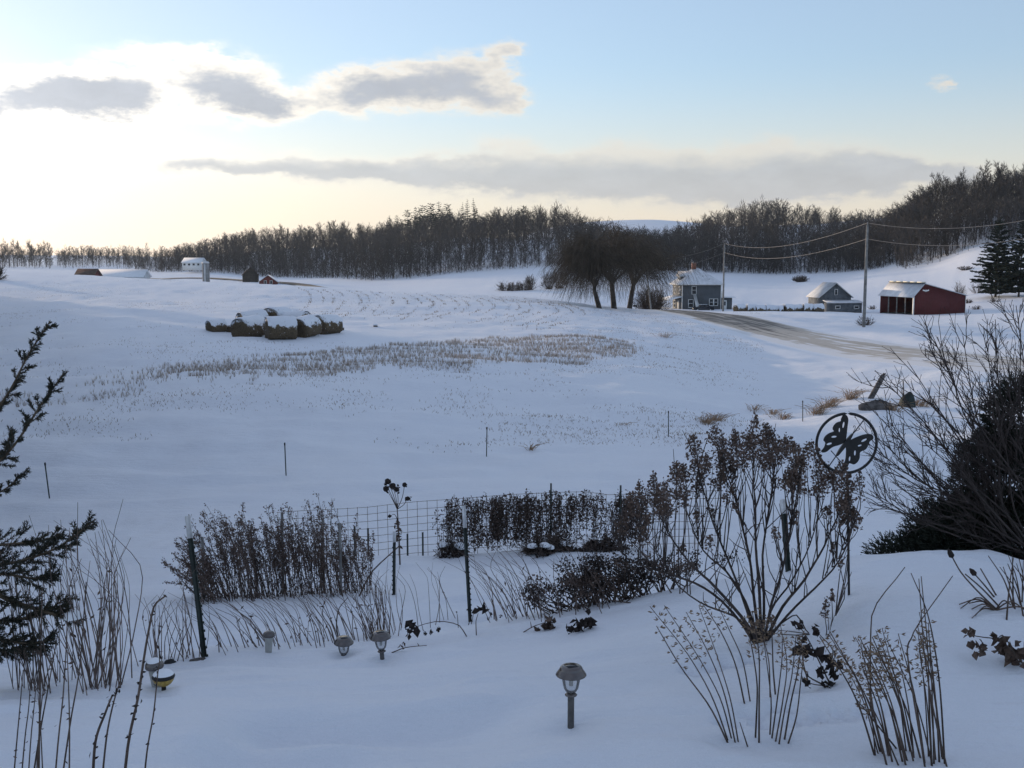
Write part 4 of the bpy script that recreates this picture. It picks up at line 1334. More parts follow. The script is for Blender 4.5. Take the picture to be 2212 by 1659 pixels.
def brush(name, label, cat, loc, w, h, n, seed, group=None, matn='brush', tw=.03, gap=.0):
    """a leafless bush: stems fanning out of the ground into a dome of twigs"""
    rg = np.random.default_rng(seed)
    o = thing(name, label, cat, loc, 0, group)
    st, tg = MB(), MB()
    A, B, Wd = [], [], []
    for k in range(n):
        a = rg.uniform(0, 6.283); rr = math.sqrt(rg.uniform()) * w * .22
        out = rg.uniform(.0, 1.0)**.8
        d = np.array((math.cos(a) * out * w / 2, math.sin(a) * out * w / 2, h * math.sqrt(max(0.05, 1 - out**2)) * rg.uniform(.7, 1.05)))
        ln = branch_line((math.cos(a) * rr, math.sin(a) * rr, -.1), d, np.linalg.norm(d) + .1, rg, 4, .08, .03)
        st.tube(ln, np.linspace(tw * .8, tw * .25, 5), 3, cap=False)
        for j in range(9):
            q, td = pt_on(ln, rg.uniform(.2 + gap, 1))
            d2 = td + perp(td, rg) * rg.uniform(.3, 1.0)
            e = q + d2 * h * rg.uniform(.10, .26)
            if e[2] > 0:
                A.append(q); B.append(e); Wd.append(tw)
    tg.ribbons(A, B, np.array(Wd))
    st.build('stems', M[matn], o)
    tg.build('twigs', M[matn], o)
    return o


brush('round_bush', 'dense dark round bush between the right willow and the farmhouse', 'bush', hit(1408, 664, 130, 200), 5.4, 4.6, 260, 71, tw=.045)
brush('bush', 'lone dark bush on the snowy slope above the grey shed', 'bush', hit(1729, 609, 240, 420), 4.6, 2.1, 160, 72, tw=.06)
for k, (p, y, w, h, lab) in enumerate([(1092, 628, 5.0, 2.4, 'leftmost'), (1112, 628, 5.2, 2.5, 'second'), (1130, 627, 4.6, 2.3, 'third')]):
    brush('hedge_bush', lab + ' low bush of the far hedge row in the snowfield', 'bush', hit(p, y, 230, 420), w, h, 60, 73 + k, 'bushes of the far hedge row', tw=.06)
for k, (p, y, w, h, lab) in enumerate([(1146, 626, 3.2, 4.0, 'small bare tree at the right end of the far hedge row'), (1186, 624, 4.0, 5.2, 'taller bare shrub left of the willows in the far snowfield'), (1208, 623, 4.4, 5.6, 'tallest bare shrub left of the willows in the far snowfield')]):
    brush('shrub_tree', lab, 'shrub', hit(p, y, 230, 420), w, h, 70, 80 + k, 'shrubs in the far snowfield', tw=.05, gap=.2)
for k, (p, y, w, h, lab) in enumerate([(2112, 633, 3.2, 2.4, 'reddish brown bush left of the tall spruces'), (2075, 672, 1.0, .7, 'small tuft bush right of the barn corner'), (2092, 655, 1.2, .9, 'small dark bush below the spruces'), (2110, 668, 1.5, .7, 'low round bush near the barn yard fence'),
                                       (2150, 652, 2.0, .8, 'low spreading bush under the spruces'), (2072, 640, 2.2, 3.0, 'bare sapling behind the barn roof end'), (1868, 703, 1.6, 1.0, 'weedy tuft at the foot of the barn pole'), (1850, 660, 2.0, .8, 'low weeds between the shed and the red barn'), (1885, 668, 1.4, .8, 'small weed bush just left of the red barn')]):
    brush('scrub_bush', lab, 'bush', hit(p, y, 100, 300), w, h, 45, 90 + k, 'scrub around the farm yard', tw=.03)
brush('scrub_bush', 'dark bush cut by the left edge on the field crest', 'bush', hit(-12, 605, 100, 230), 2.6, 2.2, 90, 99, tw=.05)

SPRUCE = [conifer(320, 15.5, 5.2, 26, 11, .08, .62, .1, 3.2, 1.5), conifer(321, 14.5, 5.4, 25, 11, .10, .6, .1, 3.2, 1.5)]
as_tree('spruce_tree', *SPRUCE[0], 'tall dark spruce at the right edge, left of the pair', 'tree', hit(2150, 642, 150, 260), .4, 'spruces at the right edge', 'bark', 'conifer')
as_tree('spruce_tree', *SPRUCE[1], 'tall dark spruce cut by the right edge', 'tree', hit(2200, 642, 150, 260), 1.7, 'spruces at the right edge', 'bark', 'conifer')

# fallen brush pile on the slope, barn yard fence stakes
brush('brush_pile', 'dark pile of fallen branches on the slope below the right-hand hill', 'branch pile', hit(2085, 583, 230, 420), 4.0, 1.0, 70, 131, tw=.07)

# unseen evergreens added left of the view to keep the low sun off the garden
rgw = np.random.default_rng(55)
shade_tree = as_tree('spruce_tree', *SPRUCE[1], 'unseen evergreen added beyond the left edge for shade', 'tree', (-90, 158, gz(-90, 158)), .3, 'added shade evergreens', 'bark', 'conifer')
for k in range(76):
    Y = 12 + 3.2 * (k // 2) + rgw.uniform(-.6, .6)
    sc = .45 if Y < 20 else rgw.uniform(.85, 1.12)
    x = -.515 * Y - 5.0 * sc - 1.0 - (4.0 if k % 2 else 0) - rgw.uniform(0, 1.0)
    copy_tree(shade_tree, (x, Y, gz(x, Y) - .3), rgw.uniform(0, 6.28), sc, 'unseen evergreen added beyond the left edge for shade', 'added shade evergreens')
lt = bare_tree(140, 6.5, .36, .25, 12, 7, 7, .03)
as_tree('bare_tree', *lt, 'bare tree at the left edge whose outer twigs reach into the sky', 'tree', at(-88, 60), 0.4)

# mailbox
o = thing('mailbox', 'small mailbox on a post beside the road near the right willow', 'mailbox', hit(1374, 666, 120, 200))
MB().box(-.06, .06, -.06, .06, -.2, 1.0).build('post', M['wood_pole'], o)
b = MB(); b.prism([(-.55, -.18, 1.0), (-.55, .18, 1.0), (-.55, .18, 1.2), (-.55, .1, 1.36), (-.55, -.1, 1.36), (-.55, -.18, 1.2)], (.75, 0, 0)); b.build('box', M['black_metal'], o)

# ------------------------------------------------------------------ hay bales
def bale_mesh(seed, r=.74, L=1.5, deep=1.0):
    rg = np.random.default_rng(seed)
    nu, nv = 34, 12
    b = MB()
    us = np.arange(nu) / nu * 2 * math.pi
    xs = np.concatenate([[-L / 2 * .98], np.linspace(-L / 2, L / 2, nv), [L / 2 * .98]])
    rs = np.concatenate([[r * .55], np.full(nv, r), [r * .55]])
    rs[1] *= .94; rs[-2] *= .94
    U, Xx = np.meshgrid(us, xs)
    Rr = rs[:, None] * (1 + .045 * vnoise(np.cos(U) * 3 + seed, Xx * 4 + np.sin(U) * 3, seed) + .03 * vnoise(U * 6, Xx * 9, seed + 1))
    sq = np.where(np.sin(U) < -.55, .86, 1.0)
    v = np.stack([Xx + .04 * vnoise(U * 3, Xx + 5, seed + 2), Rr * np.cos(U) * 1.04, Rr * np.sin(U) * sq + r * .84], -1).reshape(-1, 3)
    n = len(xs)
    i = np.arange(n - 1)[:, None] * nu; j = np.arange(nu)[None]; j2 = (j + 1) % nu
    q = np.stack([i + j, i + nu + j, i + nu + j2, i + j2], -1).reshape(-1, 4)
    b.add(v, q)
    for e, x in ((0, -L / 2), (n - 1, L / 2)):
        c = b.n; b.add([[x * .99, 0, r * .84]])
        b.t.append(np.array([(c, e * nu + k, e * nu + (k + 1) % nu) for k in range(nu)]))
    # loose straw
    m = 260
    a = rg.uniform(0, 6.283, m); x = rg.uniform(-L / 2, L / 2, m)
    p = np.stack([x, r * np.cos(a), r * np.sin(a) * .93 + r * .84], 1)
    b.ribbons(p, p + rg.normal(size=(m, 3)) * .09, .02)
    # snow lying over the top
    s = MB()
    nu2, nv2 = 15, 13
    lim = R(62) * (1 + .28 * (deep - 1))
    us = np.linspace(-1, 1, nu2); xs = np.linspace(-L / 2 - .03, L / 2 + .03, nv2)
    U, Xx = np.meshgrid(us, xs)
    wob = 1 + .30 * vnoise(Xx * 3.1, np.sign(U) * 4.0, seed + 7) + .2 * vnoise(Xx * 9.0, np.sign(U) * 4.0, seed + 8)
    ang_ = U * lim * wob
    th = .075 * deep * np.clip(1.2 - np.abs(U)**2.2 * 1.75, -.75, 1) * np.clip((L / 2 + .06 - np.abs(Xx)) / .16, .1, 1) + .02 * vnoise(Xx * 5, U * 4, seed)
    Rr = r * 1.02 + th
    v = np.stack([Xx, Rr * np.sin(ang_) * 1.04, Rr * np.cos(ang_) + r * .84], -1).reshape(-1, 3)
    i = np.arange(nv2 - 1)[:, None] * nu2; j = np.arange(nu2 - 1)[None]
    s.add(v, np.stack([i + j, i + nu2 + j, i + nu2 + j + 1, i + j + 1], -1).reshape(-1, 4))
    return b, s


BALES = [bale_mesh(k) for k in range(3)] + [bale_mesh(k, deep=2.6) for k in (3, 4, 5)]
_bm = [(b.mesh('bale', True), s.mesh('snow_cap', True)) for b, s in BALES]
for b, s in _bm:
    b.materials.append(M['hay']); s.materials.append(SNOW)


def bale(px, py, Y, rz, sc, k, label, group, sink=0.16):
    p = hit(px, py, Y - 22, Y + 30)
    o = thing('hay_bale', label, 'hay bale', p - np.array((0, 0, sink)), R(rz), group)
    o.scale = (sc * 1.06, sc * 1.06, sc * .96)
    o.rotation_euler = (random.uniform(-.12, .12), random.uniform(-.1, .1), R(rz))
    b, s = _bm[k]
    h = link('hay', b, None, o); link('snow_cap', s, None, o)
    return o


G1 = 'round bales piled in the field'
bale(541, 727, 77, 58, 1.14, 0, 'front left round bale of the snow-capped pile in the field', G1)
bale(606, 730, 76, 22, 1.18, 1, 'front middle round bale of the field pile, widest one', G1)
bale(658, 725, 77.5, 66, 1.10, 2, 'round bale right of the middle one at the front of the field pile', G1)
bale(706, 720, 78, 52, 1.08, 0, 'rightmost round bale of the field pile', G1)
bale(548, 713, 80, 35, 1.16, 1, 'rear left round bale of the field pile with thick snow', G1)
bale(598, 709, 82, 65, 1.26, 2, 'rear middle round bale, topmost in the field pile', G1)
bale(643, 712, 80.5, -20, 1.1, 0, 'rear right round bale of the field pile', G1)
bale(468, 716, 76, 40, .72, 2, 'small broken bale apart on the left of the pile', G1, .12)
bale(500, 716, 77, 75, .42, 1, 'clump of hay between the broken bale and the pile', G1, .1)
bale(735, 713, 78, 75, .3, 0, 'small scrap of hay at the right end of the pile', G1, .08)
bale(811, 705, 80, 10, .2, 1, 'lone lump of hay lying right of the pile', G1, .08)
G2 = 'snow-covered bales beside the farmhouse'
for k, (p, y, r_, s_, lab) in enumerate([(1597, 668, 35, 1.05, 'bale at the left end of the snowy row beside the farmhouse'), (1622, 672, 12, 1.15, 'brown-faced bale second in the row beside the farmhouse'), (1640, 673, 20, 1.1, 'third bale of the row between farmhouse and shed'),
                                        (1660, 673, 8, 1.15, 'fourth bale of the row, long dark face showing'), (1682, 672, -12, 1.0, 'fifth bale of the row, mostly under snow'), (1702, 672, 12, 1.1, 'sixth bale of the row with a low dark face'),
                                        (1724, 672, 15, 1.05, 'seventh bale of the row, before the shed'), (1745, 672, 10, 1.15, 'eighth bale of the row with a brown face'), (1768, 672, 4, 1.1, 'bale at the right end of the row against the lean-to')]):
    p3 = at(p, 190)
    o = bale(p, y, 190, r_ + random.uniform(-12, 12), s_ * random.uniform(.9, 1.08), 3 + k % 3, lab, G2, .15)
    o.location = tuple(p3 + np.array((0, random.uniform(-.8, .8), -.12 - random.uniform(0, .3))))

# ------------------------------------------------------------------ stubble, standing grass, weeds
def blades(name, pts, h, w, material, label, cat, lean=.35, per=1):
    pts = np.repeat(np.asarray(pts, float), per, 0)
    n = len(pts)
    h = h * rng.uniform(.5, 1.25, n)
    d = rng.normal(size=(n, 3)) * lean; d[:, 2] = 1
    d /= np.linalg.norm(d, axis=1, keepdims=True)
    b = MB()
    b.ribbons(pts - np.array((0, 0, .02)), pts + d * h[:, None], w, w * .5)
    o = b.build(name, material)
    tag(o, label, cat, kind='stuff')
    return o


rows = []
for k in range(23):
    x0 = 640 + k * 26 + random.uniform(-6, 6)
    y_top = float(np.interp(x0, [432, 600, 800, 1020, 1140, 1230, 1356], [609, 618, 629, 638, 643, 656, 666])) + 1
    top = hit(x0, y_top + 1, 90, 200); mid = hit(x0 + 26 + k * 1.2, y_top + 24, 60, 200)
    bot = hit(x0 - 22 - k * 1.4, y_top + 58, 50, 190)
    for a, b_, dens in ((top, mid, 1.0), (mid, bot, .55)):
        L = np.linalg.norm(b_ - a); n = int(L / .24)
        t = rng.uniform(0, 1, n)
        q = a[None, :2] * (1 - t[:, None]) + b_[None, :2] * t[:, None]
        bow = np.sin(t * math.pi) * .5
        q = q + np.stack([bow, 0 * bow], 1) + rng.normal(size=(n, 2)) * .09
        q = q[(vnoise(q[:, 0] / 5 + k, q[:, 1] / 7, 33) * .9 + rng.uniform(size=n)) < dens * .92]
        rows.append(q)
rows = np.vstack(rows)
blades('stubble_rows', np.c_[rows, ground(rows[:, 0], rows[:, 1])], .16, .04, M['stubble'], 'curving rows of corn stubble poking through snow on the rise', 'stubble', .5)


def field_pts(n, poly_test, seed):
    rg = np.random.default_rng(seed)
    px = rg.uniform(-150, 1900, n); Y = np.exp(rg.uniform(math.log(28), math.log(175), n))
    x = (px - CX) / F / math.cos(PITCH) * Y
    k = poly_test(px, Y, x)
    x, Y = x[k], Y[k]
    return np.stack([x, Y, ground(x, Y)], 1)


def test_scatter(px, Y, x):
    clump = vnoise(x / 2.3, Y / 2.0, 41) * .5 + vnoise(x / 9, Y / 11, 42) * .7
    right = np.interp(px, [-150, 300, 900, 1300, 1600], [.15, .25, .5, .75, .6])
    yy = np.where((Y > 40) & (Y < 62), .55, np.where(Y > 84, .75, .25)) * right
    return (rng.uniform(size=len(px)) < np.clip(clump + yy - .15, 0, 1)) & (Y > 31 + 8 * (px > 900)) & (road_dist(x, Y) > 7) & (px < 1650)


fp = field_pts(120000, test_scatter, 43)
blades('field_stubble', fp, .10, .022, M['stubble'], 'scattered broken stalks and weeds showing through the snow of the field', 'stubble', .9)


def test_band(px, Y, x):
    lo = np.interp(px, [60, 150, 500, 900, 1100, 1330, 1385], [46, 46.5, 50, 55, 58.5, 63, 70])
    hi = np.interp(px, [60, 150, 500, 800, 1000, 1300, 1385], [49, 51, 61, 68, 77, 82, 76])
    t = (Y - lo) / (hi - lo)
    dens = np.interp(px, [60, 200, 450, 700, 1000, 1330, 1385], [.05, .22, .5, .8, 1.0, 1.0, .15])
    n = vnoise(x / 3.0, Y / 5.0, 51) * .35 + vnoise(x / .8, Y / 1.5, 52) * .3
    edge = np.clip(np.minimum(t, 1 - t) * 5, -1, 1)
    return (px < 1390) & (rng.uniform(size=len(px)) < np.clip(dens * .8 + n, 0, 1)) & (edge + n > .15)


bp_ = field_pts(140000, test_band, 53)
blades('standing_grass', bp_, .20, .011, M['tan_grass'], 'band of dry tan grass standing through the snow across the field', 'grass', .28, 8)


def tuft(px, py, w, h, n, label, seed, material='rust_grass', Y0=28, Y1=120):
    rg = np.random.default_rng(seed)
    p = hit(px, py, Y0, Y1)
    o = thing('grass_tuft', label, 'grass tuft', p, 0, 'dry grass tufts in the ditch')
    b = MB()
    q = np.c_[rg.normal(size=(n, 2)) * w * .18, np.zeros(n)]
    q[:, 2] = ground(p[0] + q[:, 0], p[1] + q[:, 1]) - p[2] - .03
    d = np.c_[q[:, :2] * 1.8 / w + rg.normal(size=(n, 2)) * .35 + np.array((.25, 0)), np.ones(n)]
    L = h * rg.uniform(.6, 1.15, n)[:, None]
    m = q + d * L * .6; e = m + (d * np.array((1.9, 1.9, .35))) * L * .4
    b.ribbons(q, m, .022); b.ribbons(m, e, .018)
    b.build('blades', M[material], o)


for k, (p, y, w, h, n, lab) in enumerate([(1525, 913, 1.3, .5, 220, 'rusty grass tuft left of the second fence stake from the right'), (1545, 908, .9, .55, 160, 'short rusty grass tuft just right of its larger neighbour'), (1670, 893, 1.0, .4, 120, 'pale tuft left of the rightmost fence stake'), (1690, 905, 1.2, .45, 150, 'wide pale tuft at the foot of the rightmost stake'),
                                          (1765, 893, 1.3, .7, 240, 'tan grass tuft right of the rightmost stake'), (1790, 878, 1.4, .8, 260, 'tall tan grass tuft left of the leaning post'), (1838, 862, 1.2, .9, 240, 'rusty tuft beside the leaning post'), (1925, 885, 1.6, .6, 220, 'tan grass below the dark culvert'), (1985, 878, 2.0, .7, 260, 'tan grass right of the dark culvert'),
                                          (1146, 972, .6, .4, 60, 'little dry weed right of the middle fence stake'), (1436, 728, 2.2, .5, 160, 'grass tuft near the field corner by the road'), (1340, 918, 1.4, .25, 60, 'low weeds left of the second stake from right'), (1630, 885, 1.2, .4, 90, 'faint weed clump on the ditch edge')]):
    tuft(p, y, w * .62, h * .75, int(n * .5), lab, 160 + k)

# ------------------------------------------------------------------ ditch: leaning post, rock, culvert
p = hit(1880, 862, 40, 75)
e = P(1908, 811, p[1])
o = thing('leaning_post', 'old wooden fence post leaning right in the ditch', 'post', p)
v = e - p
ln = np.array([-v * .15, v * .5, v])
b = MB(); b.tube(ln, [.14, .135, .12], 7); b.build('post', M['rock'], o)
b = MB(); b.box(-.05, .05, -.05, .05, 0, .12); t_ = b.build('splintered_top', M['rock'], o); t_.location = tuple(v); t_.rotation_euler = (0, R(28), 0)


def lump(name, label, cat, loc, s, seed, material, squash=(1, 1, 1)):
    rg = np.random.default_rng(seed)
    o = thing(name, label, cat, loc)
    nu, nv = 18, 11
    b = MB()
    U, V = np.meshgrid(np.arange(nu) / nu * 6.283, np.linspace(.02, math.pi - .02, nv))
    r = s * (1 + .22 * vnoise(np.cos(U) * 2 + seed, np.cos(V) * 2 + np.sin(U), seed) + .1 * vnoise(U * 4, V * 5, seed + 1))
    v = np.stack([r * np.sin(V) * np.cos(U) * squash[0], r * np.sin(V) * np.sin(U) * squash[1], r * np.cos(V) * squash[2]], -1).reshape(-1, 3)
    i = np.arange(nv - 1)[:, None] * nu; j = np.arange(nu)[None]; j2 = (j + 1) % nu
    b.add(v, np.stack([i + j, i + nu + j, i + nu + j2, i + j2], -1).reshape(-1, 4))
    b.build('stone', material, o, True)
    return o


lump('rock', 'dark rock half buried in snow below the leaning post', 'rock', hit(1892, 882, 40, 75), .5, 5, M['rock'], (1.5, 1, .7))
p = hit(1962, 880, 40, 75)
o = thing('culvert_end', 'dark upright oval culvert end poking out of the roadside snow', 'culvert', p)
b = MB(); a = np.linspace(0, math.pi, 15)
b.add(np.vstack([np.stack([.30 * np.cos(a), np.full(15, -.12), .85 * np.sin(a) - .1], 1), np.stack([.30 * np.cos(a), np.full(15, .5), .6 * np.sin(a) - .1], 1), [[0, -.12, -.1]]]),
      [(i, i + 1, i + 16, i + 15) for i in range(14)], [(30, i + 1, i) for i in range(14)])
b.build('pipe', M['culvert'], o)
b = MB(); b.tube([(-.25, -.1, .5), (-.32, -.1, 1.25)], .03, 5); b.build('stake', M['rock'], o)

# ------------------------------------------------------------------ stakes of the temporary fence
for k, (x0, y0, x1, y1, lab) in enumerate([(107, 1077, 97, 1000, 'leftmost thin dark fence stake in the snow'), (618, 1027, 615, 957, 'second thin fence stake from the left'), (1051, 985, 1052, 923, 'middle thin fence stake of the row'), (1444, 944, 1444, 888, 'second thin fence stake from the right'), (1734, 910, 1734, 866, 'rightmost thin fence stake near the rusty tufts')]):
    p = hit(x0, y0, 25, 70); e = P(x1, y1, p[1]) - p
    o = thing('fence_stake', lab, 'fence stake', p, 0, 'stakes of the temporary fence')
    b = MB(); b.tube([-e * .15, e], .019, 6); b.build('rod', M['post_green'], o)
    b = MB(); b.tube([e * .93, e * 1.0 + np.array((0, 0, .01))], .026, 6); b.build('cap', M['black_metal'], o)

# ------------------------------------------------------------------ garden: helpers
def glass_material():
    m = bpy.data.materials.new('clear_lamp_glass'); m.use_nodes = True
    T = NT(m.node_tree)
    out = T.n('ShaderNodeOutputMaterial')
    tr = T.n('ShaderNodeBsdfTransparent'); tr.inputs[0].default_value = (.88, .89, .90, 1)
    gl = T.n('ShaderNodeBsdfGlossy'); gl.inputs['Roughness'].default_value = .12
    df = T.n('ShaderNodeBsdfDiffuse'); df.inputs[0].default_value = (.75, .74, .74, 1)
    fr = T.n('ShaderNodeFresnel'); fr.inputs[0].default_value = 1.45
    m1 = T.n('ShaderNodeMixShader'); m1.inputs[0].default_value = .16
    T.t.links.new(tr.outputs[0], m1.inputs[1]); T.t.links.new(df.outputs[0], m1.inputs[2])
    m2 = T.n('ShaderNodeMixShader')
    T.t.links.new(fr.outputs[0], m2.inputs[0]); T.t.links.new(m1.outputs[0], m2.inputs[1]); T.t.links.new(gl.outputs[0], m2.inputs[2])
    T.t.links.new(m2.outputs[0], out.inputs[0])
    return m


M.update({
    'lamp_glass': glass_material(),
    'lamp_metal': mat('lamp_brown_metal', (.13, .115, .11), .26, .12, 20, spec=.5, metallic=.55),
    'lamp_post': mat('lamp_grey_post', (.11, .105, .10), .4, .1, 20, metallic=.6),
    'frosted': mat('frosted_lamp_plastic', (.36, .355, .33), .5, .06, 20),
    'amber': mat('amber_crackle_glass', (.32, .20, .030), .3, .3, 60, bump=.6, bscale=70, second=(.50, .34, .07), spec=.5),
    'needle': mat('spruce_needles', (.022, .027, .020), .85, .3, 9, second=(.044, .046, .034)),
    'needle_twig': mat('spruce_twig', (.085, .065, .045), .9, .2, 12),
    'arbor': mat('arborvitae_sprays', (.022, .027, .020), .9, .3, 5, second=(.044, .050, .036)),
    'shrub_bark': mat('shrub_bark', (.052, .041, .037), .9, .25, 10, ranmix=.1),
    'dark_head': mat('dark_seed_head', (.028, .022, .020), .95, .3, 30),
})


def curve3(pts, n=10):
    """smooth line through a few 3-D points"""
    pts = np.asarray(pts, float)
    t = np.linspace(0, 1, len(pts)); tt = np.linspace(0, 1, n)
    return np.stack([pchip(t, pts[:, k], tt) for k in range(3)], 1) if len(pts) > 2 else pts[0] * (1 - tt[:, None]) + pts[-1] * tt[:, None]


def line_px(lst, Y, base_hit=True, y0=2.5, y1=30, dY=0.0, n=12):
    """a stem through picture positions: rooted in the snow at the first, rising in a near-upright sheet at that distance"""
    g = hit(lst[0][0], lst[0][1], y0, y1) if base_hit and lst[0][1] < 1655 else at(lst[0][0], Y)
    Yb = g[1]
    pts = [g - np.array((0, 0, .03))]
    m = len(lst) - 1
    for k, (px, py) in enumerate(lst[1:], 1):
        pts.append(P(px, py, Yb + dY * k / m))
    return curve3(pts, n)


def part_tube(name, root, pts, rad, material, sides=5, smooth=True):
    """one stem as a part of its thing; points are in the world, the thing sits at its own place"""
    o0 = np.array(root.location)
    b = MB(); b.tube(np.asarray(pts) - o0, rad, sides)
    return b.build(name, M[material], root, smooth)


# ------------------------------------------------------------------ solar path lamps
LZ = .0002326


def lamp_parts(o, s=1.0, kind='bell', buried=0.0, snow=False):
    base = 1475
    def pr(lst):
        return [(r * LZ * s, (base - y) * LZ * s) for r, y in lst]
    if kind == 'bell':
        b = MB(); b.lathe(pr([(65, 1800), (65, 830)]), 14); b.build('post', M['lamp_post'], o, True)
        b = MB(); b.lathe(pr([(60, 832), (118, 826), (122, 812), (100, 790), (78, 770), (60, 768)]), 18); b.build('collar', M['lamp_metal'], o, True)
        b = MB(); b.lathe(pr([(20, 772), (78, 766), (112, 735), (142, 680), (160, 600), (176, 520), (190, 460), (212, 405)]), 22); b.build('glass', M['lamp_glass'], o, True)
        b = MB(); b.lathe(pr([(0, 405), (42, 405), (42, 470), (40, 620), (36, 635), (0, 640)]), 12); b.build('light_tube', M['frosted'], o, True)
        c = MB(); c.lathe(pr([(0, 400), (200, 402), (292, 422), (302, 410), (296, 395), (262, 345), (235, 308), (228, 300), (226, 285), (205, 250), (180, 234), (0, 228)]), 28); cap = c.build('cap', M['lamp_metal'], o, True)
        p = MB(); p.box(-105 * LZ * s, 105 * LZ * s, -105 * LZ * s, 105 * LZ * s, (base - 229) * LZ * s, (base - 222) * LZ * s); p.build('solar_panel', M['window_glass'], cap)
    else:
        b = MB(); b.lathe(pr([(60, 1800), (60, 1180)]), 12); b.build('post', M['lamp_metal'], o, True)
        b = MB(); b.lathe(pr([(90, 1185), (112, 1180), (118, 1150), (130, 900), (150, 640), (158, 560)]), 20); b.build('lantern', M['frosted'], o, True)
        c = MB(); c.lathe(pr([(0, 562), (160, 562), (212, 560), (222, 535), (205, 450), (165, 400), (110, 372), (0, 362)]), 24); cap = c.build('cap', M['lamp_metal'], o, True)
        if snow:
            d = MB(); d.lathe(pr([(165, 402), (150, 375), (115, 352), (60, 335), (0, 330)]), 20); d.build('snow_cap', M['snow_pad'], cap, True)


def solar_lamp(px, py, label, s=1.0, kind='bell', sink=0.0, snow=False, tilt=(0, 0), y0=3.0, y1=12):
    p = hit(px, py, y0, y1)
    o = thing('garden_lamp', label, 'garden lamp', p - np.array((0, 0, sink)), 0, 'solar lamps along the bed')
    o.rotation_euler = (tilt[0], tilt[1], .4)
    lamp_parts(o, s, kind, 0, snow)


solar_lamp(1233, 1571, 'nearest solar path lamp with brown cap and clear glass in open snow')
solar_lamp(828, 1423, 'bell glass solar lamp on a short post right of the half buried one', 1.0, 'bell', .10, tilt=(0, R(-4)))
solar_lamp(742, 1413, 'bell glass solar lamp sunk in snow up to its glass', 1.0, 'bell', .162, tilt=(R(3), 0))
solar_lamp(579, 1409, 'small tapered solar lamp sunk in snow near the canes', .85, 'tapered', .065, tilt=(0, R(3)))
solar_lamp(343, 1482, 'pale tapered solar lamp with snow on its cap behind the amber globe lamp', 1.0, 'tapered', .10, True, (R(2), R(-5)))

p = hit(354, 1491, 4, 9)
o = thing('globe_lamp', 'amber crackle glass globe lamp topped with a dome of snow', 'garden lamp', p)
k = .0854 * p[1] / F
b = MB(); b.tube([(0, 0, -.25), (0, 0, 130 * k)], 62 * k, 12); b.build('stake', M['black_metal'], o, True)
b = MB(); b.lathe([(58 * k, 105 * k), (130 * k, 140 * k), (210 * k, 200 * k), (262 * k, 275 * k), (285 * k, 345 * k)], 24); b.build('bowl', M['amber'], o, True)
b = MB(); b.lathe([(284 * k, 340 * k), (298 * k, 372 * k), (296 * k, 392 * k), (262 * k, 440 * k), (0, 442 * k)], 24); b.build('rim', M['black_metal'], o, True)
b = MB(); b.lathe([(270 * k, 438 * k), (250 * k, 470 * k), (190 * k, 520 * k), (110 * k, 548 * k), (0, 556 * k)], 24); b.build('snow_cap', M['snow_pad'], o, True)
lump('garden_stone', 'small dark stone poking out of snow right of the pale lamp', 'stone', hit(368, 1432, 5, 10), .03, 8, M['black_metal'], (1.2, .8, .8))
lump('garden_stone', 'flat grey-green stone tip in the snow near the globe lamp', 'stone', hit(433, 1424, 5, 11) - np.array((0, 0, .02)), .05, 9, M['rock'], (1.6, 1, .6))


# ------------------------------------------------------------------ steel fence posts
def t_post(x0, y0, x1, y1, white, label, y0r=3.0, y1r=30, w=.034):
    p = hit(x0, y0, y0r, y1r)
    e = P(x1, y1, p[1]) - p
    L = np.linalg.norm(e)
    o = thing('steel_post', label, 'fence post', p, 0, 'steel posts of the garden')
    o.rotation_euler = Vector(e).to_track_quat('Z', 'Y').to_euler()
    o.rotation_euler.rotate_axis('Z', random.uniform(-.5, .5))
    h = L * (1 - white)
    b = MB(); b.box(-w / 2, w / 2, -.004, 0, -.3, h); b.box(-.004, .004, -.036, -.0045, -.3, h)
    for k in range(int(h / .06)):
        b.box(-.008, .008, .0005, .009, k * .06, k * .06 + .014)
    b.build('shaft', M['post_green'], o)
    b = MB(); b.box(-w / 2 - .001, w / 2 + .001, -.005, .001, h + .001, L); b.box(-.005, .005, -.037, -.0055, h + .001, L)
    b.build('white_tip', M['post_white'], o)


t_post(447, 1418, 411, 1114, .155, 'tall dark green steel post with white tip leaning left beside the dry thicket')
t_post(1019, 1343, 1005, 1092, .19, 'dark steel post with white tip in front of the vine covered fence')
t_post(848, 1285, 849, 1148, .17, 'short steel post with white tip at the right end of the thicket', 9, 24)
t_post(1706, 1232, 1694, 1078, .2, 'steel post with pale tip behind the big hydrangea', 6, 14)

# ------------------------------------------------------------------ wire panel fence with dead vines
FY = [(600, 19.3), (900, 19.5), (1130, 19.6), (1400, 19.4), (1560, 19.0)]
TOP = [(600, 1107), (700, 1101), (800, 1095), (900, 1084), (1000, 1076), (1100, 1069), (1200, 1063), (1260, 1062), (1320, 1070), (1400, 1064), (1560, 1060)]


def fence_at(px):
    Y = float(interp(px, FY)); g = at(px, Y)
    t = P(px, float(interp(px, TOP)), Y)
    return g, t


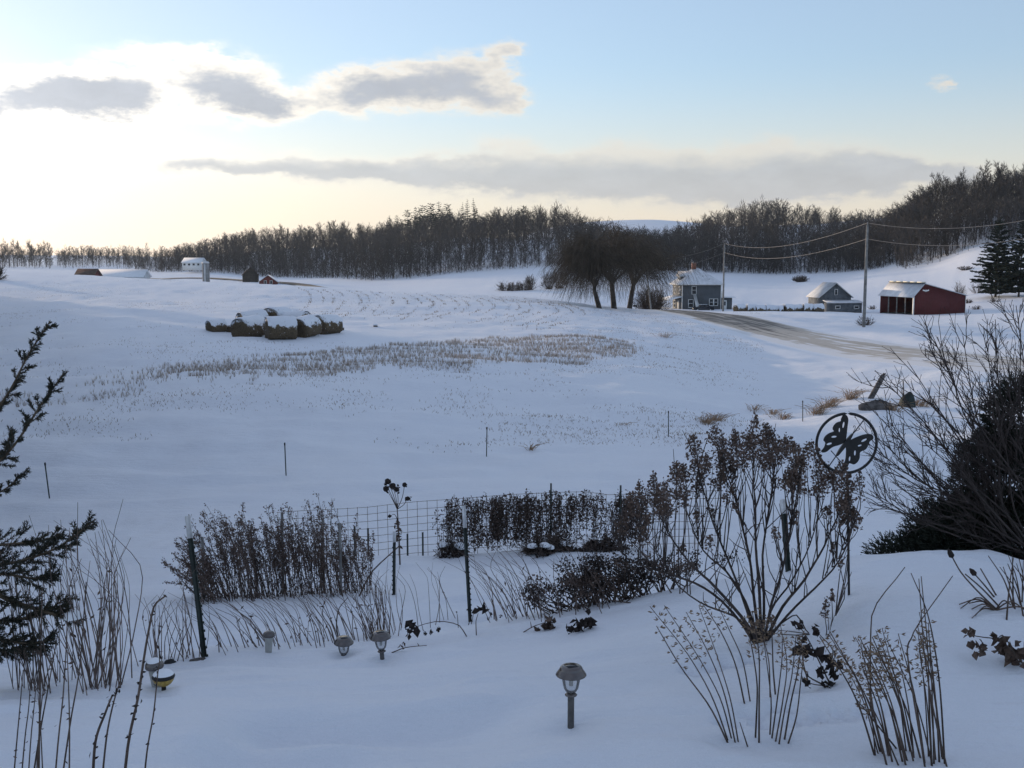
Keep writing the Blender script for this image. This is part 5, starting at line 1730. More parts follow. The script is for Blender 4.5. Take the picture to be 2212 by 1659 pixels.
fo = thing('wire_fence', 'rusty wire panel fence of square mesh behind the garden thicket', 'fence', at(1000, 19.5))
fo0 = np.array(fo.location)
pxs = np.linspace(600, 1560, 40)
ft = [fence_at(p) for p in pxs]
HT = 1.22
for k in range(10):
    z = k * .135
    pts = np.array([np.array((g[0], t[1], t[2] - z)) for g, t in ft]) - fo0
    pts[:, 1] += .02 * np.sin(np.arange(40) * .7 + k)
    b = MB(); b.tube(pts, .0042, 4, False); b.build('horizontal_wire', M['fence_wire'], fo)
pv = 600
while pv < 1560:
    g, t = fence_at(pv)
    b = MB(); b.tube(np.array([(t[0], t[1] + .006, t[2] + .01), (t[0] + .012, t[1] + .006, t[2] - HT - .05)]) - fo0, .0042, 4, False)
    b.build('vertical_wire', M['fence_wire'], fo)
    pv += 21.5
for px_, sh in ((880, .42), (913, .45), (795, .5), (766, .55), (1190, 1.25), (1340, 1.2)):
    g, t = fence_at(px_)
    b = MB(); b.tube(np.array([(t[0], t[1] - .05, g[2] - .1), (t[0], t[1] - .05, g[2] + sh)]) - fo0, .018, 6); b.build('post', M['post_green'], fo)

rv = np.random.default_rng(77)


def vine(px0, px1, drop, dens, label, ymin=0.0):
    """dead vine hung over the wire: thin trailing stems with shrivelled leaves"""
    g, t = fence_at((px0 + px1) / 2)
    o = thing('dead_vine', label, 'vine', (t[0], t[1], g[2]), 0, 'dead vines on the wire fence')
    o0 = np.array(o.location)
    st, lf = MB(), MB()
    C, S = [], []
    n = int((px1 - px0) * dens)
    for k in range(n):
        p = rv.uniform(px0, px1)
        g, t = fence_at(p)
        top = t[2] - rv.uniform(-.03, .25) * (1 if rv.uniform() < .7 else 3)
        bot = max(g[2] + rv.uniform(0, .25), top - drop * rv.uniform(.35, 1.25))
        m = 7
        zz = np.linspace(top, bot, m)
        pts = np.stack([t[0] + np.cumsum(rv.normal(size=m) * .02), np.full(m, t[1] - .02) + rv.normal(size=m) * .03, zz], 1)
        st.tube(pts - o0, .0045, 3, False)
        q = int(18 + 46 * (top - bot))
        u = rv.uniform(0, 1, q)**1.2
        i = np.clip((u * (m - 1)).astype(int), 0, m - 2)
        f = (u * (m - 1) - i)[:, None]
        C.append(pts[i] * (1 - f) + pts[i + 1] * f + rv.normal(size=(q, 3)) * np.array((.03, .035, .02)) - o0)
    C = np.vstack(C)
    lf.leaves(C, rv.uniform(.012, .034, len(C)), 2.0)
    st.build('stems', M['stem'], o); lf.build('leaves', M['dry_leaf'], o)


for a, c, d, de, lab in [(938, 972, .8, .22, 'thin dead vine hanging at the left of the fence'), (970, 1015, 1.1, .6, 'dense dead vine behind the white-tipped post'), (1012, 1080, .85, .85, 'thick dark vine curtain right of the white-tipped post'), (1074, 1124, 1.0, .8, 'dead vine hanging in the middle of the fence'),
                         (1118, 1186, .8, .95, 'thickest dead vine mass on the fence top'), (1180, 1234, .95, .6, 'dead vine strands right of the inner fence post'), (1230, 1276, .6, .7, 'short hanging dead vine before the gap in the fence'), (1284, 1336, 1.0, .45, 'loose dead vine near the hydrangea'), (1330, 1395, 1.05, .9, 'dense dead vine at the right, touching the hydrangea')]:
    vine(a, c, d, de, lab)


def litter(px, py, w, h, n, label, seed, snow=True, y0=12, y1=26, cat='plant heap'):
    """a low heap of collapsed dead plants with some snow on it"""
    rg = np.random.default_rng(seed)
    p = hit(px, py, y0, y1)
    o = thing('dead_plant_heap', label, cat, p, 0, 'collapsed plants at the fence foot')
    st, lf = MB(), MB()
    A, B, C = [], [], []
    for k in range(n):
        a = rg.uniform(0, 6.283); r = math.sqrt(rg.uniform())
        q = np.array((math.cos(a) * r * w / 2, math.sin(a) * r * .25, 0)); q[2] = h * (1 - r**2) * rg.uniform(.1, 1) + gz(p[0] + q[0], p[1] + q[1]) - p[2]
        d = rg.normal(size=3) * .14
        A.append(q - d); B.append(q + d); C.append(q + rg.normal(size=3) * .03)
    st.ribbons(A, B, .012); lf.leaves(C, rg.uniform(.03, .08, n), 1.6)
    st.build('stems', M['stem'], o); lf.build('leaves', M['dark_head'], o)
    if snow:
        for k in range(3):
            x = rg.uniform(-.35, .35) * w
            b = MB(); b.lathe([(.10, -.02), (.09, .02), (.05, .045), (0, .05)], 10, (x, rg.uniform(-.08, .05), h * (1 - (2 * x / w)**2) * .75 + .02)); b.build('snow_patch', M['snow_pad'], o, True)


litter(1185, 1192, .95, .26, 420, 'dark heap of collapsed plants with snow at the fence foot', 31)
litter(1165, 1194, .5, .2, 160, 'small dark snowy clump left of the larger fence-foot heap', 32)
litter(975, 1198, .5, .28, 160, 'dead plant clump at the foot of the left vines', 33)
litter(1300, 1190, .9, .25, 220, 'low dead plants at the fence foot near the hydrangea', 34, False)


# ------------------------------------------------------------------ dry perennial thicket on the left
def aster_stem(root, base, tip, rg, head=.9, r=.0052):
    o0 = np.array(root.location)
    mid = (base + tip) / 2 + rg.normal(size=3) * .05 + (tip - base)[0] * np.array((-.10, 0, 0))
    pts = curve3([base - np.array((0, 0, .03)), mid, tip], 8)
    s = part_tube('stem', root, pts, np.linspace(r, r * .35, 8), 'stem', 4, False)
    b = MB(); C, A, B_ = [], [], []
    L = np.linalg.norm(tip - base)
    for j in range(int(22 * head)):
        u = 1 - rg.uniform(0, .55)
        q, td = pt_on(pts, u)
        d = td * .7 + perp(td, rg) * rg.uniform(.3, .9) + np.array((-.1, 0, .1))
        e = q + d * L * .10 * (1.4 - u)
        A.append(q); B_.append(e)
        for m in range(4):
            C.append(q + (e - q) * rg.uniform(.4, 1.1) + rg.normal(size=3) * .012)
    for j in range(int(24 * head)):
        q, td = pt_on(pts, rg.uniform(.04, .55)); C.append(q + rg.normal(size=3) * .018)
    b.ribbons(np.array(A) - o0, np.array(B_) - o0, .004)
    C = np.array(C)
    b.leaves(C - o0, rg.uniform(.007, .021, len(C)), 1.7)
    b.build('seed_head', M['floret'], s)


def thicket(px0, px1, py, ytop, lean, n, label, seed, Y0=12, Y1=19, dep=1.1):
    rg = np.random.default_rng(seed)
    c = hit((px0 + px1) / 2, py, Y0, Y1)
    o = thing('dry_aster_clump', label, 'dry plant', c, 0, 'clumps of the dry thicket')
    for k in range(n):
        px = px0 + (px1 - px0) * (k + rg.uniform(0, 1)) / n
        g = at(px, c[1] + rg.uniform(0, dep))
        hgt = rg.uniform(.30, 1.0)**.7
        yt = ytop + (1 - hgt) * 170 + rg.normal() * 14
        tip = P(px + (lean - 22) * hgt + rg.normal() * 16, yt, g[1] + rg.uniform(-.15, .15))
        aster_stem(o, g, tip, rg)


thicket(440, 500, 1302, 1150, -52, 36, 'leftmost clump of the dry aster thicket, leaning left past the post', 41)
thicket(490, 560, 1300, 1092, -34, 45, 'tall clump of the dry thicket, left of its middle', 42)
thicket(550, 620, 1296, 1105, -20, 45, 'middle clump of the dry aster thicket', 43)
thicket(615, 690, 1294, 1100, -10, 45, 'dense clump right of the middle of the thicket', 44)
thicket(685, 745, 1292, 1092, -4, 36, 'upright clump of the dry thicket with the reddest seed heads', 45)
thicket(740, 800, 1290, 1120, 6, 30, 'rightmost clump of the dry thicket before the wire mesh', 46)
thicket(430, 470, 1306, 1190, -56, 18, 'low stray stems hanging out left of the leaning post', 47)
for k, (p, y0, y1, lab) in enumerate([(612, 1280, 1108, 'weathered wooden stake inside the thicket'), (700, 1275, 1120, 'second wooden stake inside the thicket'), (440, 1285, 1160, 'short weathered stake beside the leaning steel post'), (737, 1280, 1130, 'third dark stake inside the thicket')]):
    g = hit(p, y0 + 5, 12, 20); e = P(p - 3, y1, g[1]) - g
    o = thing('garden_stake', lab, 'stake', g, 0, 'stakes in the thicket')
    MB().tube([-e * .1, e], .018, 6).build('stake', M['wood_pole'], o)

# leaning cut branch crossing the thicket's right end
g = hit(776, 1288, 12, 20)
part = thing('leaning_cane', 'long thick cane leaning right out of the thicket', 'cane', g)
part_tube('cane', part, curve3([g, P(800, 1240, g[1]), P(862, 1180, g[1])], 8), np.linspace(.012, .007, 8), 'stem')

# tall plant with round dark seed heads
g = hit(864, 1220, 12, 24)
o = thing('seed_head_plant', 'tall dead stalk with several dark round seed heads above the fence', 'dry plant', g)
o0 = np.array(o.location)
j0 = P(858, 1100, g[1])
part_tube('stalk', o, curve3([g, P(862, 1160, g[1]), j0], 8), np.linspace(.014, .009, 8), 'stem')
for hx, hy, hr in [(838, 1040, 7), (834, 1056, 7), (833, 1046, 3), (848, 1050, 7.5), (857, 1057, 6), (874, 1047, 5.5), (880, 1077, 5.5), (842, 1115, 4)]:
    e = P(hx, hy, g[1] + random.uniform(-.12, .12))
    s_ = part_tube('stem', o, curve3([j0 if hy < 1090 else P(860, 1125, g[1]), (j0 * .45 + e * .55) + np.array((.02, 0, -.02)), e], 7), np.linspace(.007, .004, 7), 'stem')
    r = hr * g[1] / F
    U, V = np.meshgrid(np.arange(10) / 10 * 6.283, np.linspace(.05, 3.09, 7))
    rr = r * (1 + .18 * vnoise(U * 3 + hx, V * 4, 3))
    v = np.stack([rr * np.sin(V) * np.cos(U), rr * np.sin(V) * np.sin(U), rr * np.cos(V) * .85], -1).reshape(-1, 3) + e - o0
    i = np.arange(6)[:, None] * 10; j = np.arange(10)[None]; j2 = (j + 1) % 10
    b = MB(); b.add(v, np.stack([i + j, i + 10 + j, i + 10 + j2, i + j2], -1).reshape(-1, 4))
    C = e + rng.normal(size=(14, 3)) * r * .6 - o0; b.leaves(C, r * .7, 1.6)
    b.build('seed_head', M['dark_head'], s_)
C = np.array([pt_on(curve3([g, j0], 6), u)[0] + rng.normal(size=3) * .03 for u in rng.uniform(.35, .8, 26)]) - o0
b = MB(); b.leaves(C, .05, 2.2); b.build('leaves', M['dry_leaf'], o)


# ------------------------------------------------------------------ bowed berry canes
def cane_clump(label, canes, seed, y0=5, y1=14, mat_='cane', r=.0034):
    """canes: (base px, base py, tip px, tip py); each one bends on the way"""
    rg = np.random.default_rng(seed)
    c = hit(canes[0][0], canes[0][1], y0, y1)
    o = thing('cane_clump', label, 'canes', c, 0, 'bowed berry canes')
    for bx_, by_, tx, ty in canes:
        g = hit(bx_, by_, y0, y1)
        L = abs(ty - by_)
        bow = rg.normal() * .10 * L + .14 * (bx_ - tx)
        m1 = (bx_ + (tx - bx_) * .30 + bow * .6 + rg.normal() * 3, by_ + (ty - by_) * .36)
        m2 = (bx_ + (tx - bx_) * .66 + bow + rg.normal() * 4, by_ + (ty - by_) * .72)
        dy = rg.normal() * .25
        pts = curve3([g - np.array((0, 0, .02)), P(*m1, g[1] + dy * .3), P(*m2, g[1] + dy * .7), P(tx, ty, g[1] + dy)], 12)
        rr = r * rg.uniform(.75, 1.25)
        cn = part_tube('cane', o, pts, np.linspace(rr, rr * .35, 12), mat_, 4, False)
        if rg.uniform() < .22:
            C = np.array([pt_on(pts, u)[0] for u in rg.uniform(.2, .7, 2)]) + rg.normal(size=(2, 3)) * .010 - np.array(o.location)
            b = MB(); b.leaves(C, .014, 3.2); b.build('withered_leaf', M['dry_leaf'], cn)


rc = np.random.default_rng(91)


def gen(n, bx_, by_, dx, dy, jit=12, hv=.35):
    out = []
    for k in range(n):
        b0 = rc.uniform(*bx_); b1 = by_[0] + (by_[1] - by_[0]) * ((b0 - bx_[0]) / max(bx_[1] - bx_[0], 1)) + rc.normal() * 6
        f = rc.uniform(1 - hv, 1 + hv * .6)
        out.append((b0, b1, b0 + dx * f + rc.normal() * jit, b1 + dy * f))
    return out


cane_clump('tall cane clump at the left edge behind the stalks', gen(27, (10, 110), (1484, 1490), -45, -290, 26), 1, 4.5, 10)
cane_clump('tall cane clump between spruce bough and lamps, most upright', gen(35, (180, 262), (1488, 1482), -18, -300, 30), 2, 4.5, 10)
cane_clump('tall arching canes leaning left over the spruce bough', gen(24, (120, 230), (1470, 1455), -70, -300, 22), 3, 5, 11)
cane_clump('tallest canes with crooked tips right of the spruce bough', [(255, 1470, 266, 1078), (232, 1480, 168, 1085), (285, 1465, 222, 1122), (262, 1476, 205, 1150), (300, 1440, 270, 1180), (214, 1488, 150, 1140)], 4, 5, 11)
cane_clump('short canes behind the amber globe lamp', gen(17, (330, 400), (1432, 1424), 4, -130, 20), 5, 6, 12)
cane_clump('sparse canes left of the tall steel post', gen(12, (395, 440), (1422, 1416), -20, -165, 22), 6, 6, 12)
cane_clump('canes leaning hard left just right of the tall post', gen(16, (470, 560), (1404, 1398), -75, -95, 16), 7, 7, 13)
cane_clump('bowed canes behind the small tapered lamp', gen(27, (560, 690), (1398, 1386), -80, -105, 18), 8, 7, 13)
cane_clump('thick row of leaning canes before the right part of the thicket', gen(32, (680, 820), (1388, 1376), -70, -115, 18), 9, 7, 13)
cane_clump('upright cane bundle behind the clear bell lamp', gen(35, (800, 870), (1372, 1365), -20, -135, 16), 10, 7, 13)
cane_clump('thin curved canes between the two white-tipped posts', [(905, 1370, 858, 1232), (930, 1355, 898, 1215), (950, 1345, 925, 1225), (968, 1338, 945, 1235), (985, 1335, 962, 1222), (915, 1362, 885, 1240), (960, 1340, 935, 1215), (940, 1350, 922, 1228)], 11, 7, 14)
cane_clump('long bowed canes right of the middle white-tipped post', gen(17, (1060, 1130), (1340, 1332), -75, -125, 16), 12, 7, 14)
cane_clump('wavy canes leaning left before the fence-foot heap', gen(20, (1130, 1215), (1335, 1328), -60, -140, 18), 13, 7, 14)
cane_clump('canes rising behind the low flat-headed plants', gen(18, (1210, 1330), (1325, 1305), -45, -125, 16), 14, 7, 14)
cane_clump('single crooked cane rising from the bed edge', [(735, 1392, 752, 1290), (724, 1388, 700, 1300)], 15, 7, 14, 'stem', .006)


# ------------------------------------------------------------------ low flat-headed plants (dead stonecrop) at the bed edge
def stonecrop(px0, px1, py0, py1, h, n, label, seed, Y0=7, Y1=13):
    rg = np.random.default_rng(seed)
    c = hit((px0 + px1) / 2, (py0 + py1) / 2, Y0, Y1)
    o = thing('flat_headed_plant', label, 'dry plant', c, 0, 'dead flat-headed plants at the bed edge')
    o0 = np.array(o.location)
    for k in range(n):
        u = rg.uniform(); px = px0 + (px1 - px0) * u; py = py0 + (py1 - py0) * u
        g = at(px, c[1] + rg.uniform(.0, .5))
        L = h * rg.uniform(.5, 1.1)
        tip = g + np.array((rg.normal() * .15 - .05, rg.normal() * .08, L))
        pts = curve3([g, (g + tip) / 2 + rg.normal(size=3) * .02, tip], 6)
        s = part_tube('stem', o, pts, np.linspace(.005, .003, 6), 'stem', 4, False)
        m = rg.integers(40, 70); rr = rg.uniform(.03, .06)
        q = rg.normal(size=(m, 3)) * np.array((rr, rr, .018)) + tip - o0
        q = np.vstack([q, np.array([pt_on(pts, t)[0] for t in rg.uniform(.4, 1, 8)]) + rg.normal(size=(8, 3)) * .02 - o0])
        b = MB(); b.leaves(q, rg.uniform(.009, .02, len(q)), 1.3)
        b.build('flower_head', M['dark_head'] if rg.uniform() < .6 else M['floret'], s)


stonecrop(1185, 1290, 1330, 1315, .19, 34, 'dark flat-headed dead plants at the left of the bed edge group', 51)
stonecrop(1265, 1370, 1318, 1300, .33, 46, 'tallest dark dead flower clump in the bed edge group', 52)
stonecrop(1350, 1490, 1305, 1282, .24, 46, 'dark dead flower clump nearest the hydrangea', 53)


# ------------------------------------------------------------------ hydrangea
HY = 6.15
hb = hit(1640, 1388, 5, 8); HY = hb[1]
ho = thing('hydrangea_bush', 'large leafless hydrangea bush with dried brown flower panicles', 'shrub', hb)
ho0 = np.array(ho.location)
LIMBS = [  # picture points from the crown of the plant outward, depth drift, root radius
    ([(1640, 1388), (1600, 1330), (1545, 1270), (1503, 1228), (1455, 1172), (1425, 1110)], -.35, .016),
    ([(1632, 1385), (1560, 1300), (1500, 1258), (1420, 1232), (1356, 1206), (1325, 1160)], -.1, .013),
    ([(1640, 1388), (1610, 1300), (1570, 1235), (1520, 1190), (1490, 1120), (1470, 1060)], .25, .012),
    ([(1642, 1388), (1628, 1290), (1618, 1200), (1600, 1120), (1580, 1050), (1560, 985)], .1, .014),
    ([(1645, 1388), (1640, 1280), (1632, 1180), (1630, 1100), (1629, 1040), (1627, 965)], -.2, .014),
    ([(1648, 1388), (1650, 1290), (1648, 1200), (1660, 1110), (1670, 1040), (1676, 975)], .3, .013),
    ([(1650, 1388), (1668, 1300), (1690, 1230), (1705, 1150), (1718, 1080), (1735, 1010)], -.3, .012),
    ([(1652, 1388), (1690, 1310), (1740, 1250), (1780, 1180), (1812, 1110), (1832, 1060)], .2, .014),
    ([(1655, 1388), (1700, 1330), (1760, 1270), (1810, 1210), (1840, 1150), (1850, 1120)], -.2, .011),
    ([(1650, 1388), (1665, 1320), (1700, 1270), (1740, 1200), (1765, 1120), (1770, 1045)], .35, .011),
    ([(1636, 1388), (1600, 1280), (1560, 1180), (1535, 1110), (1515, 1040), (1505, 990)], .1, .012),
    ([(1640, 1388), (1585, 1330), (1530, 1310), (1470, 1270), (1420, 1190), (1385, 1150)], .3, .010),
    ([(1645, 1388), (1690, 1345), (1720, 1330), (1750, 1370), (1785, 1375), (1805, 1330)], -.3, .008),
]
limb_pts = []
rh = np.random.default_rng(19)
for lst, dep, r in LIMBS:
    m = len(lst)
    pts = curve3([P(x, y, HY + dep * k / (m - 1)) for k, (x, y) in enumerate(lst)], 16)
    pts[0] = hb - np.array((0, 0, .05))
    pts = pts + np.stack([.010 * vnoise(np.arange(16) * .6 + dep * 9, np.full(16, k_i), 5) for k_i in (1, 2, 3)], 1) * np.linspace(0, 1, 16)[:, None]
    part_tube('limb', ho, pts, np.linspace(r * .72, r * .16, 16), 'shrub_bark', 6)
    limb_pts.append(np.array([[x, y, HY + dep * k / (m - 1)] for k, (x, y) in enumerate(lst)], float))
allp = []
for lp in limb_pts:
    t = np.linspace(0, 1, len(lp)); tt = np.linspace(.2, 1, 40)
    allp.append(np.stack([np.interp(tt, t, lp[:, k]) for k in range(3)], 1))
allp = np.vstack(allp)
HEADS = [(1409, 1060, 19, 40), (1462, 1040, 22, 42), (1503, 975, 22, 36), (1506, 1055, 15, 18), (1550, 945, 20, 24), (1556, 972, 22, 22), (1591, 962, 18, 34), (1626, 935, 16, 38), (1608, 968, 20, 26), (1640, 975, 26, 26), (1673, 955, 24, 30), (1684, 985, 22, 22), (1655, 940, 16, 26),
         (1720, 1020, 20, 36), (1729, 1054, 20, 18), (1755, 975, 15, 22), (1764, 1020, 18, 30), (1820, 1020, 18, 22), (1834, 1054, 26, 26), (1862, 1036, 11, 16), (1846, 1122, 9, 28), (1582, 1060, 9, 10), (1587, 1095, 9, 10), (1532, 1104, 10, 10), (1509, 1114, 11, 12), (1432, 1112, 15, 18), (1400, 1130, 14, 16),
         (1365, 1096, 18, 26), (1347, 1136, 15, 20), (1386, 1158, 14, 14), (1468, 1187, 11, 10), (1530, 1170, 11, 10), (1717, 1122, 11, 14), (1673, 1152, 9, 10), (1785, 1106, 14, 14), (1821, 1094, 14, 16), (1571, 1076, 9, 10), (1690, 1046, 9, 12), (1672, 1042, 11, 16), (1797, 1182, 7, 8), (1814, 1216, 8, 8), (1560, 1005, 18, 16), (1700, 960, 14, 20),
         (1605, 1000, 18, 14), (1655, 1005, 18, 12), (1380, 1060, 12, 22), (1440, 1080, 12, 16), (1620, 1352, 12, 10), (1662, 1345, 14, 12), (1500, 1010, 15, 16), (1530, 1000, 12, 16), (1795, 1040, 14, 16), (1812, 1130, 10, 12), (1480, 1085, 12, 14), (1782, 1318, 9, 20), (1800, 1290, 8, 10)]
rx_ = np.random.default_rng(23)
for k in range(34):          # more panicles filling the rounded top of the bush
    t_ = rx_.uniform(-1, 1)
    HEADS.append((1632 + 215 * t_ + rx_.normal() * 8, 945 + 120 * t_ * t_ + rx_.uniform(0, 75), rx_.uniform(11, 20), rx_.uniform(12, 22)))
for hx, hy, hw, hh in HEADS:
    hw, hh = hw * 1.3, hh * .95
    for rep in range(2 if hh > 12 else 1):
        off = 55 if rep == 0 else 150
        below = allp[(allp[:, 1] > min(hy + hh + off * .5, allp[:, 1].max() - 6))]
        d = np.hypot((below[:, 0] - hx) * (1.5 if rep else 1.2), below[:, 1] - (hy + hh + off))
        q = below[np.argmin(d)]
        Yh = q[2] + rh.normal() * .10
        base = P(q[0], q[1], q[2]); neck = P(hx + rh.normal() * 4 + rep * 6, hy + hh * .8, Yh); top = P(hx + rh.normal() * 6, hy - hh, Yh)
        mid = (base + neck) / 2 + np.array((rh.normal() * .02, rh.normal() * .02, -.012))
        r_ = .0038 if rep else .0032
        tw = part_tube('twig', ho, curve3([base, mid, neck, top] if rep == 0 else [base, mid, neck], 9), np.linspace(r_, .0012, 9), 'shrub_bark', 4, False)
        if rep:
            continue
        sc_ = HY / F
        m = int(min(330, 16 + hw * hh * .24))
        u = rh.uniform(0, 1, m)
        wid = (1 - u**1.6 * .8) * hw * sc_
        ph = rh.uniform(0, 6.283, m); rr = np.sqrt(rh.uniform(.02, 1.15, m)) * wid
        q3 = neck + (top - neck) * u[:, None] + np.stack([np.cos(ph) * rr, np.sin(ph) * rr, rh.normal(size=m) * .012], 1)
        b = MB(); b.leaves(q3 - ho0, rh.uniform(.007, .019, m), 1.2)
        ax = neck + (top - neck) * np.clip(u - .15, 0, 1)[:, None]
        b.ribbons(ax[::2] - ho0, q3[::2] - ho0, .0018)
        b.build('panicle', M['floret'], tw)
for k in range(170):      # bare side twigs
    q = allp[rh.integers(len(allp))]
    if q[1] > 1330:
        continue
    a = P(q[0], q[1], q[2]); e = P(q[0] + rh.normal() * 26, q[1] - rh.uniform(25, 110), q[2] + rh.normal() * .1)
    part_tube('twig', ho, curve3([a, (a + e) / 2 + rh.normal(size=3) * .01, e], 6), np.linspace(.0034, .0014, 6), 'shrub_bark', 4, False)


# ------------------------------------------------------------------ butterfly garden ornament
def flat_shape(name, outline, holes, c0, s, material, parent, thick=.006, yoff=0.0):
    """a sheet-metal shape with cut-out holes: outline in picture units about c0, s metres per unit"""
    cu = bpy.data.curves.new(name, 'CURVE'); cu.dimensions = '2D'; cu.fill_mode = 'BOTH'; cu.extrude = thick / 2
    for poly in [outline] + holes:
        pts = _closed(poly)
        sp = cu.splines.new('POLY'); sp.points.add(len(pts) - 1); sp.use_cyclic_u = True
        for i, (x, y) in enumerate(pts):
            sp.points[i].co = ((x - c0[0]) * s, (c0[1] - y) * s, 0, 1)
    tmp = bpy.data.objects.new(name, cu); col.objects.link(tmp)
    me = bpy.data.meshes.new_from_object(tmp.evaluated_get(bpy.context.evaluated_depsgraph_get()))
    bpy.data.objects.remove(tmp); bpy.data.curves.remove(cu)
    me.transform(Matrix.Rotation(math.pi / 2, 4, 'X')); me.transform(Matrix.Translation((0, yoff, 0)))
    me.materials.clear()
    return link(name, me, M[material], parent)


def _closed(poly, n=5):
    """round a closed polygon a little"""
    p = np.array(poly, float); m = len(p); out = []
    for i in range(m):
        p0, p1, p2, p3 = p[i - 1], p[i], p[(i + 1) % m], p[(i + 2) % m]
        for t in np.linspace(0, 1, n, endpoint=False):
            out.append(.5 * ((2 * p1) + (-p0 + p2) * t + (2 * p0 - 5 * p1 + 4 * p2 - p3) * t * t + (-p0 + 3 * p1 - 3 * p2 + p3) * t**3))
    return out


def ell(cx, cy, a, b_, rot, n=12):
    t = np.arange(n) / n * 6.283; r = R(rot)
    return [(cx + a * math.cos(u) * math.cos(r) - b_ * math.sin(u) * math.sin(r), cy + a * math.cos(u) * math.sin(r) + b_ * math.sin(u) * math.cos(r)) for u in t]


bb = hit(1838, 1283, 5, 8)
bo = thing('butterfly_ornament', 'black metal butterfly in a ring on a garden pole', 'garden ornament', bb)
S = .2667 * bb[1] / F / math.cos(math.atan((1830 - CX) / F)) ** 0
cen = P(1734 + 355 * .2667, 867 + 340 * .2667, bb[1]) - bb
holder = bo
c0 = (355, 340)
b = MB(); a = np.linspace(0, 2 * math.pi, 61)
b.tube(np.stack([np.cos(a) * 246 * S, np.zeros(61), np.sin(a) * 246 * S], 1), 12 * S, 8, False)
rg_ = b.build('ring', M['black_metal'], bo, True)
Lw = [(350, 300), (358, 200), (362, 140), (345, 106), (318, 108), (303, 138), (300, 156), (265, 170), (241, 200), (238, 225), (246, 241), (205, 258), (175, 285), (165, 315), (180, 335), (172, 370), (148, 410), (188, 412), (240, 372), (300, 352), (335, 330)]
Rw = [(372, 322), (430, 290), (490, 268), (540, 262), (568, 275), (571, 303), (546, 322), (535, 348), (515, 388), (476, 408), (466, 425), (466, 460), (450, 495), (420, 515), (385, 506), (374, 525), (350, 592), (330, 575), (336, 520), (350, 470), (353, 400), (350, 360)]
ws = [flat_shape('wing', Lw, [ell(324, 187, 8, 26, 8), ell(292, 230, 6, 18, 0), ell(250, 285, 22, 8, -5), ell(213, 344, 22, 9, -15)], c0, S, 'black_metal', bo),
      flat_shape('wing', Rw, [ell(497, 314, 25, 9, -28), ell(463, 358, 16, 7, -15), ell(426, 420, 8, 22, 0), ell(384, 468, 7, 20, 5)], c0, S, 'black_metal', bo)]
body = flat_shape('body', [(405, 262), (388, 300), (362, 348), (322, 400), (287, 441), (273, 436), (298, 384), (333, 332), (360, 296), (392, 262)], [], c0, S, 'black_metal', bo, .016, 0)
body.location.y = -.002
def px2(x, y, yo=0.0):
    return ((x - c0[0]) * S, yo, (c0[1] - y) * S)
b = MB(); b.tube([px2(487, 150), px2(403, 262)], 5 * S, 5); b.tube([px2(276, 440), px2(216, 530)], 5 * S, 5); b.build('cross_rod', M['black_metal'], bo)
b = MB(); b.tube([px2(234, 404, .012), px2(335, 515, .012)], 4 * S, 5); b.build('cross_rod', M['black_metal'], bo)
for pts_ in ([(400, 262), (412, 235), (422, 208), (414, 193), (405, 200), (410, 208)], [(402, 262), (428, 238), (446, 230), (458, 222), (455, 212), (446, 216)]):
    b = MB(); b.tube(curve3([px2(*q) for q in pts_], 16), 2.6 * S, 5); b.build('antenna', M['black_metal'], body)
for ch in list(bo.children):
    ch.location = tuple(Vector(ch.location) + Vector(cen))
b = MB(); b.tube([(0, 0, -.25), tuple(P(1734 + 362 * .2667, 867 + 590 * .2667, bb[1]) - bb)], 10.5 * S, 8); b.build('pole', M['black_metal'], bo, True)


# ------------------------------------------------------------------ hosta stalks with seed pods
def pod_clump(label, stalks, seed, y0=3.2, y1=7, r=.0036, group='dry stalks with seed pods'):
    """stalks: picture points from root to tip"""
    rg = np.random.default_rng(seed)
    c = hit(stalks[0][0][0][0], min(stalks[0][0][0][1], 1650), y0, y1)
    o = thing('pod_stalk_clump', label, 'dry plant', c, 0, group)
    o0 = np.array(o.location)
    for lst, pods in stalks:
        bx_, by_ = lst[0]
        pts_ = lst
        g = hit(bx_, by_, y0, y1)
        m = len(pts_) - 1
        dz = rg.normal() * .12
        pts = curve3([g - np.array((0, 0, .02))] + [P(x, y, g[1] + dz * k / m) for k, (x, y) in enumerate(pts_[1:], 1)], 14)
        rr = r * rg.uniform(.85, 1.2)
        s = part_tube('stalk', o, pts, np.linspace(rr * 1.15, rr * .45, 14), 'stem', 5)
        if pods:
            b = MB()
            for j in range(pods):
                u = 1 - .36 * (j + rg.uniform(0, .6)) / pods
                q, td = pt_on(pts, u)
                side = np.array(((-1) ** j * rg.uniform(.4, 1.0), rg.normal() * .5, rg.uniform(-.35, .35)))
                stem_e = q + side * .010
                b.ribbons([q - o0], [stem_e - o0], .002)
                for m3 in range(3):       # split capsule: three thin valves
                    d = side + rg.normal(size=3) * .45; d /= np.linalg.norm(d)
                    Lp = rg.uniform(.016, .027)
                    e = stem_e + d * Lp
                    mid = (stem_e + e) / 2 + rg.normal(size=3) * .002
                    wv = np.cross(d, (0, 1, .2)); wv /= max(np.linalg.norm(wv), 1e-6); wv *= .0032
                    b.add(np.array([stem_e, mid + wv, e, mid - wv]) - o0, [(0, 1, 2, 3)])
            b.build('seed_pods', M['pod'], s)


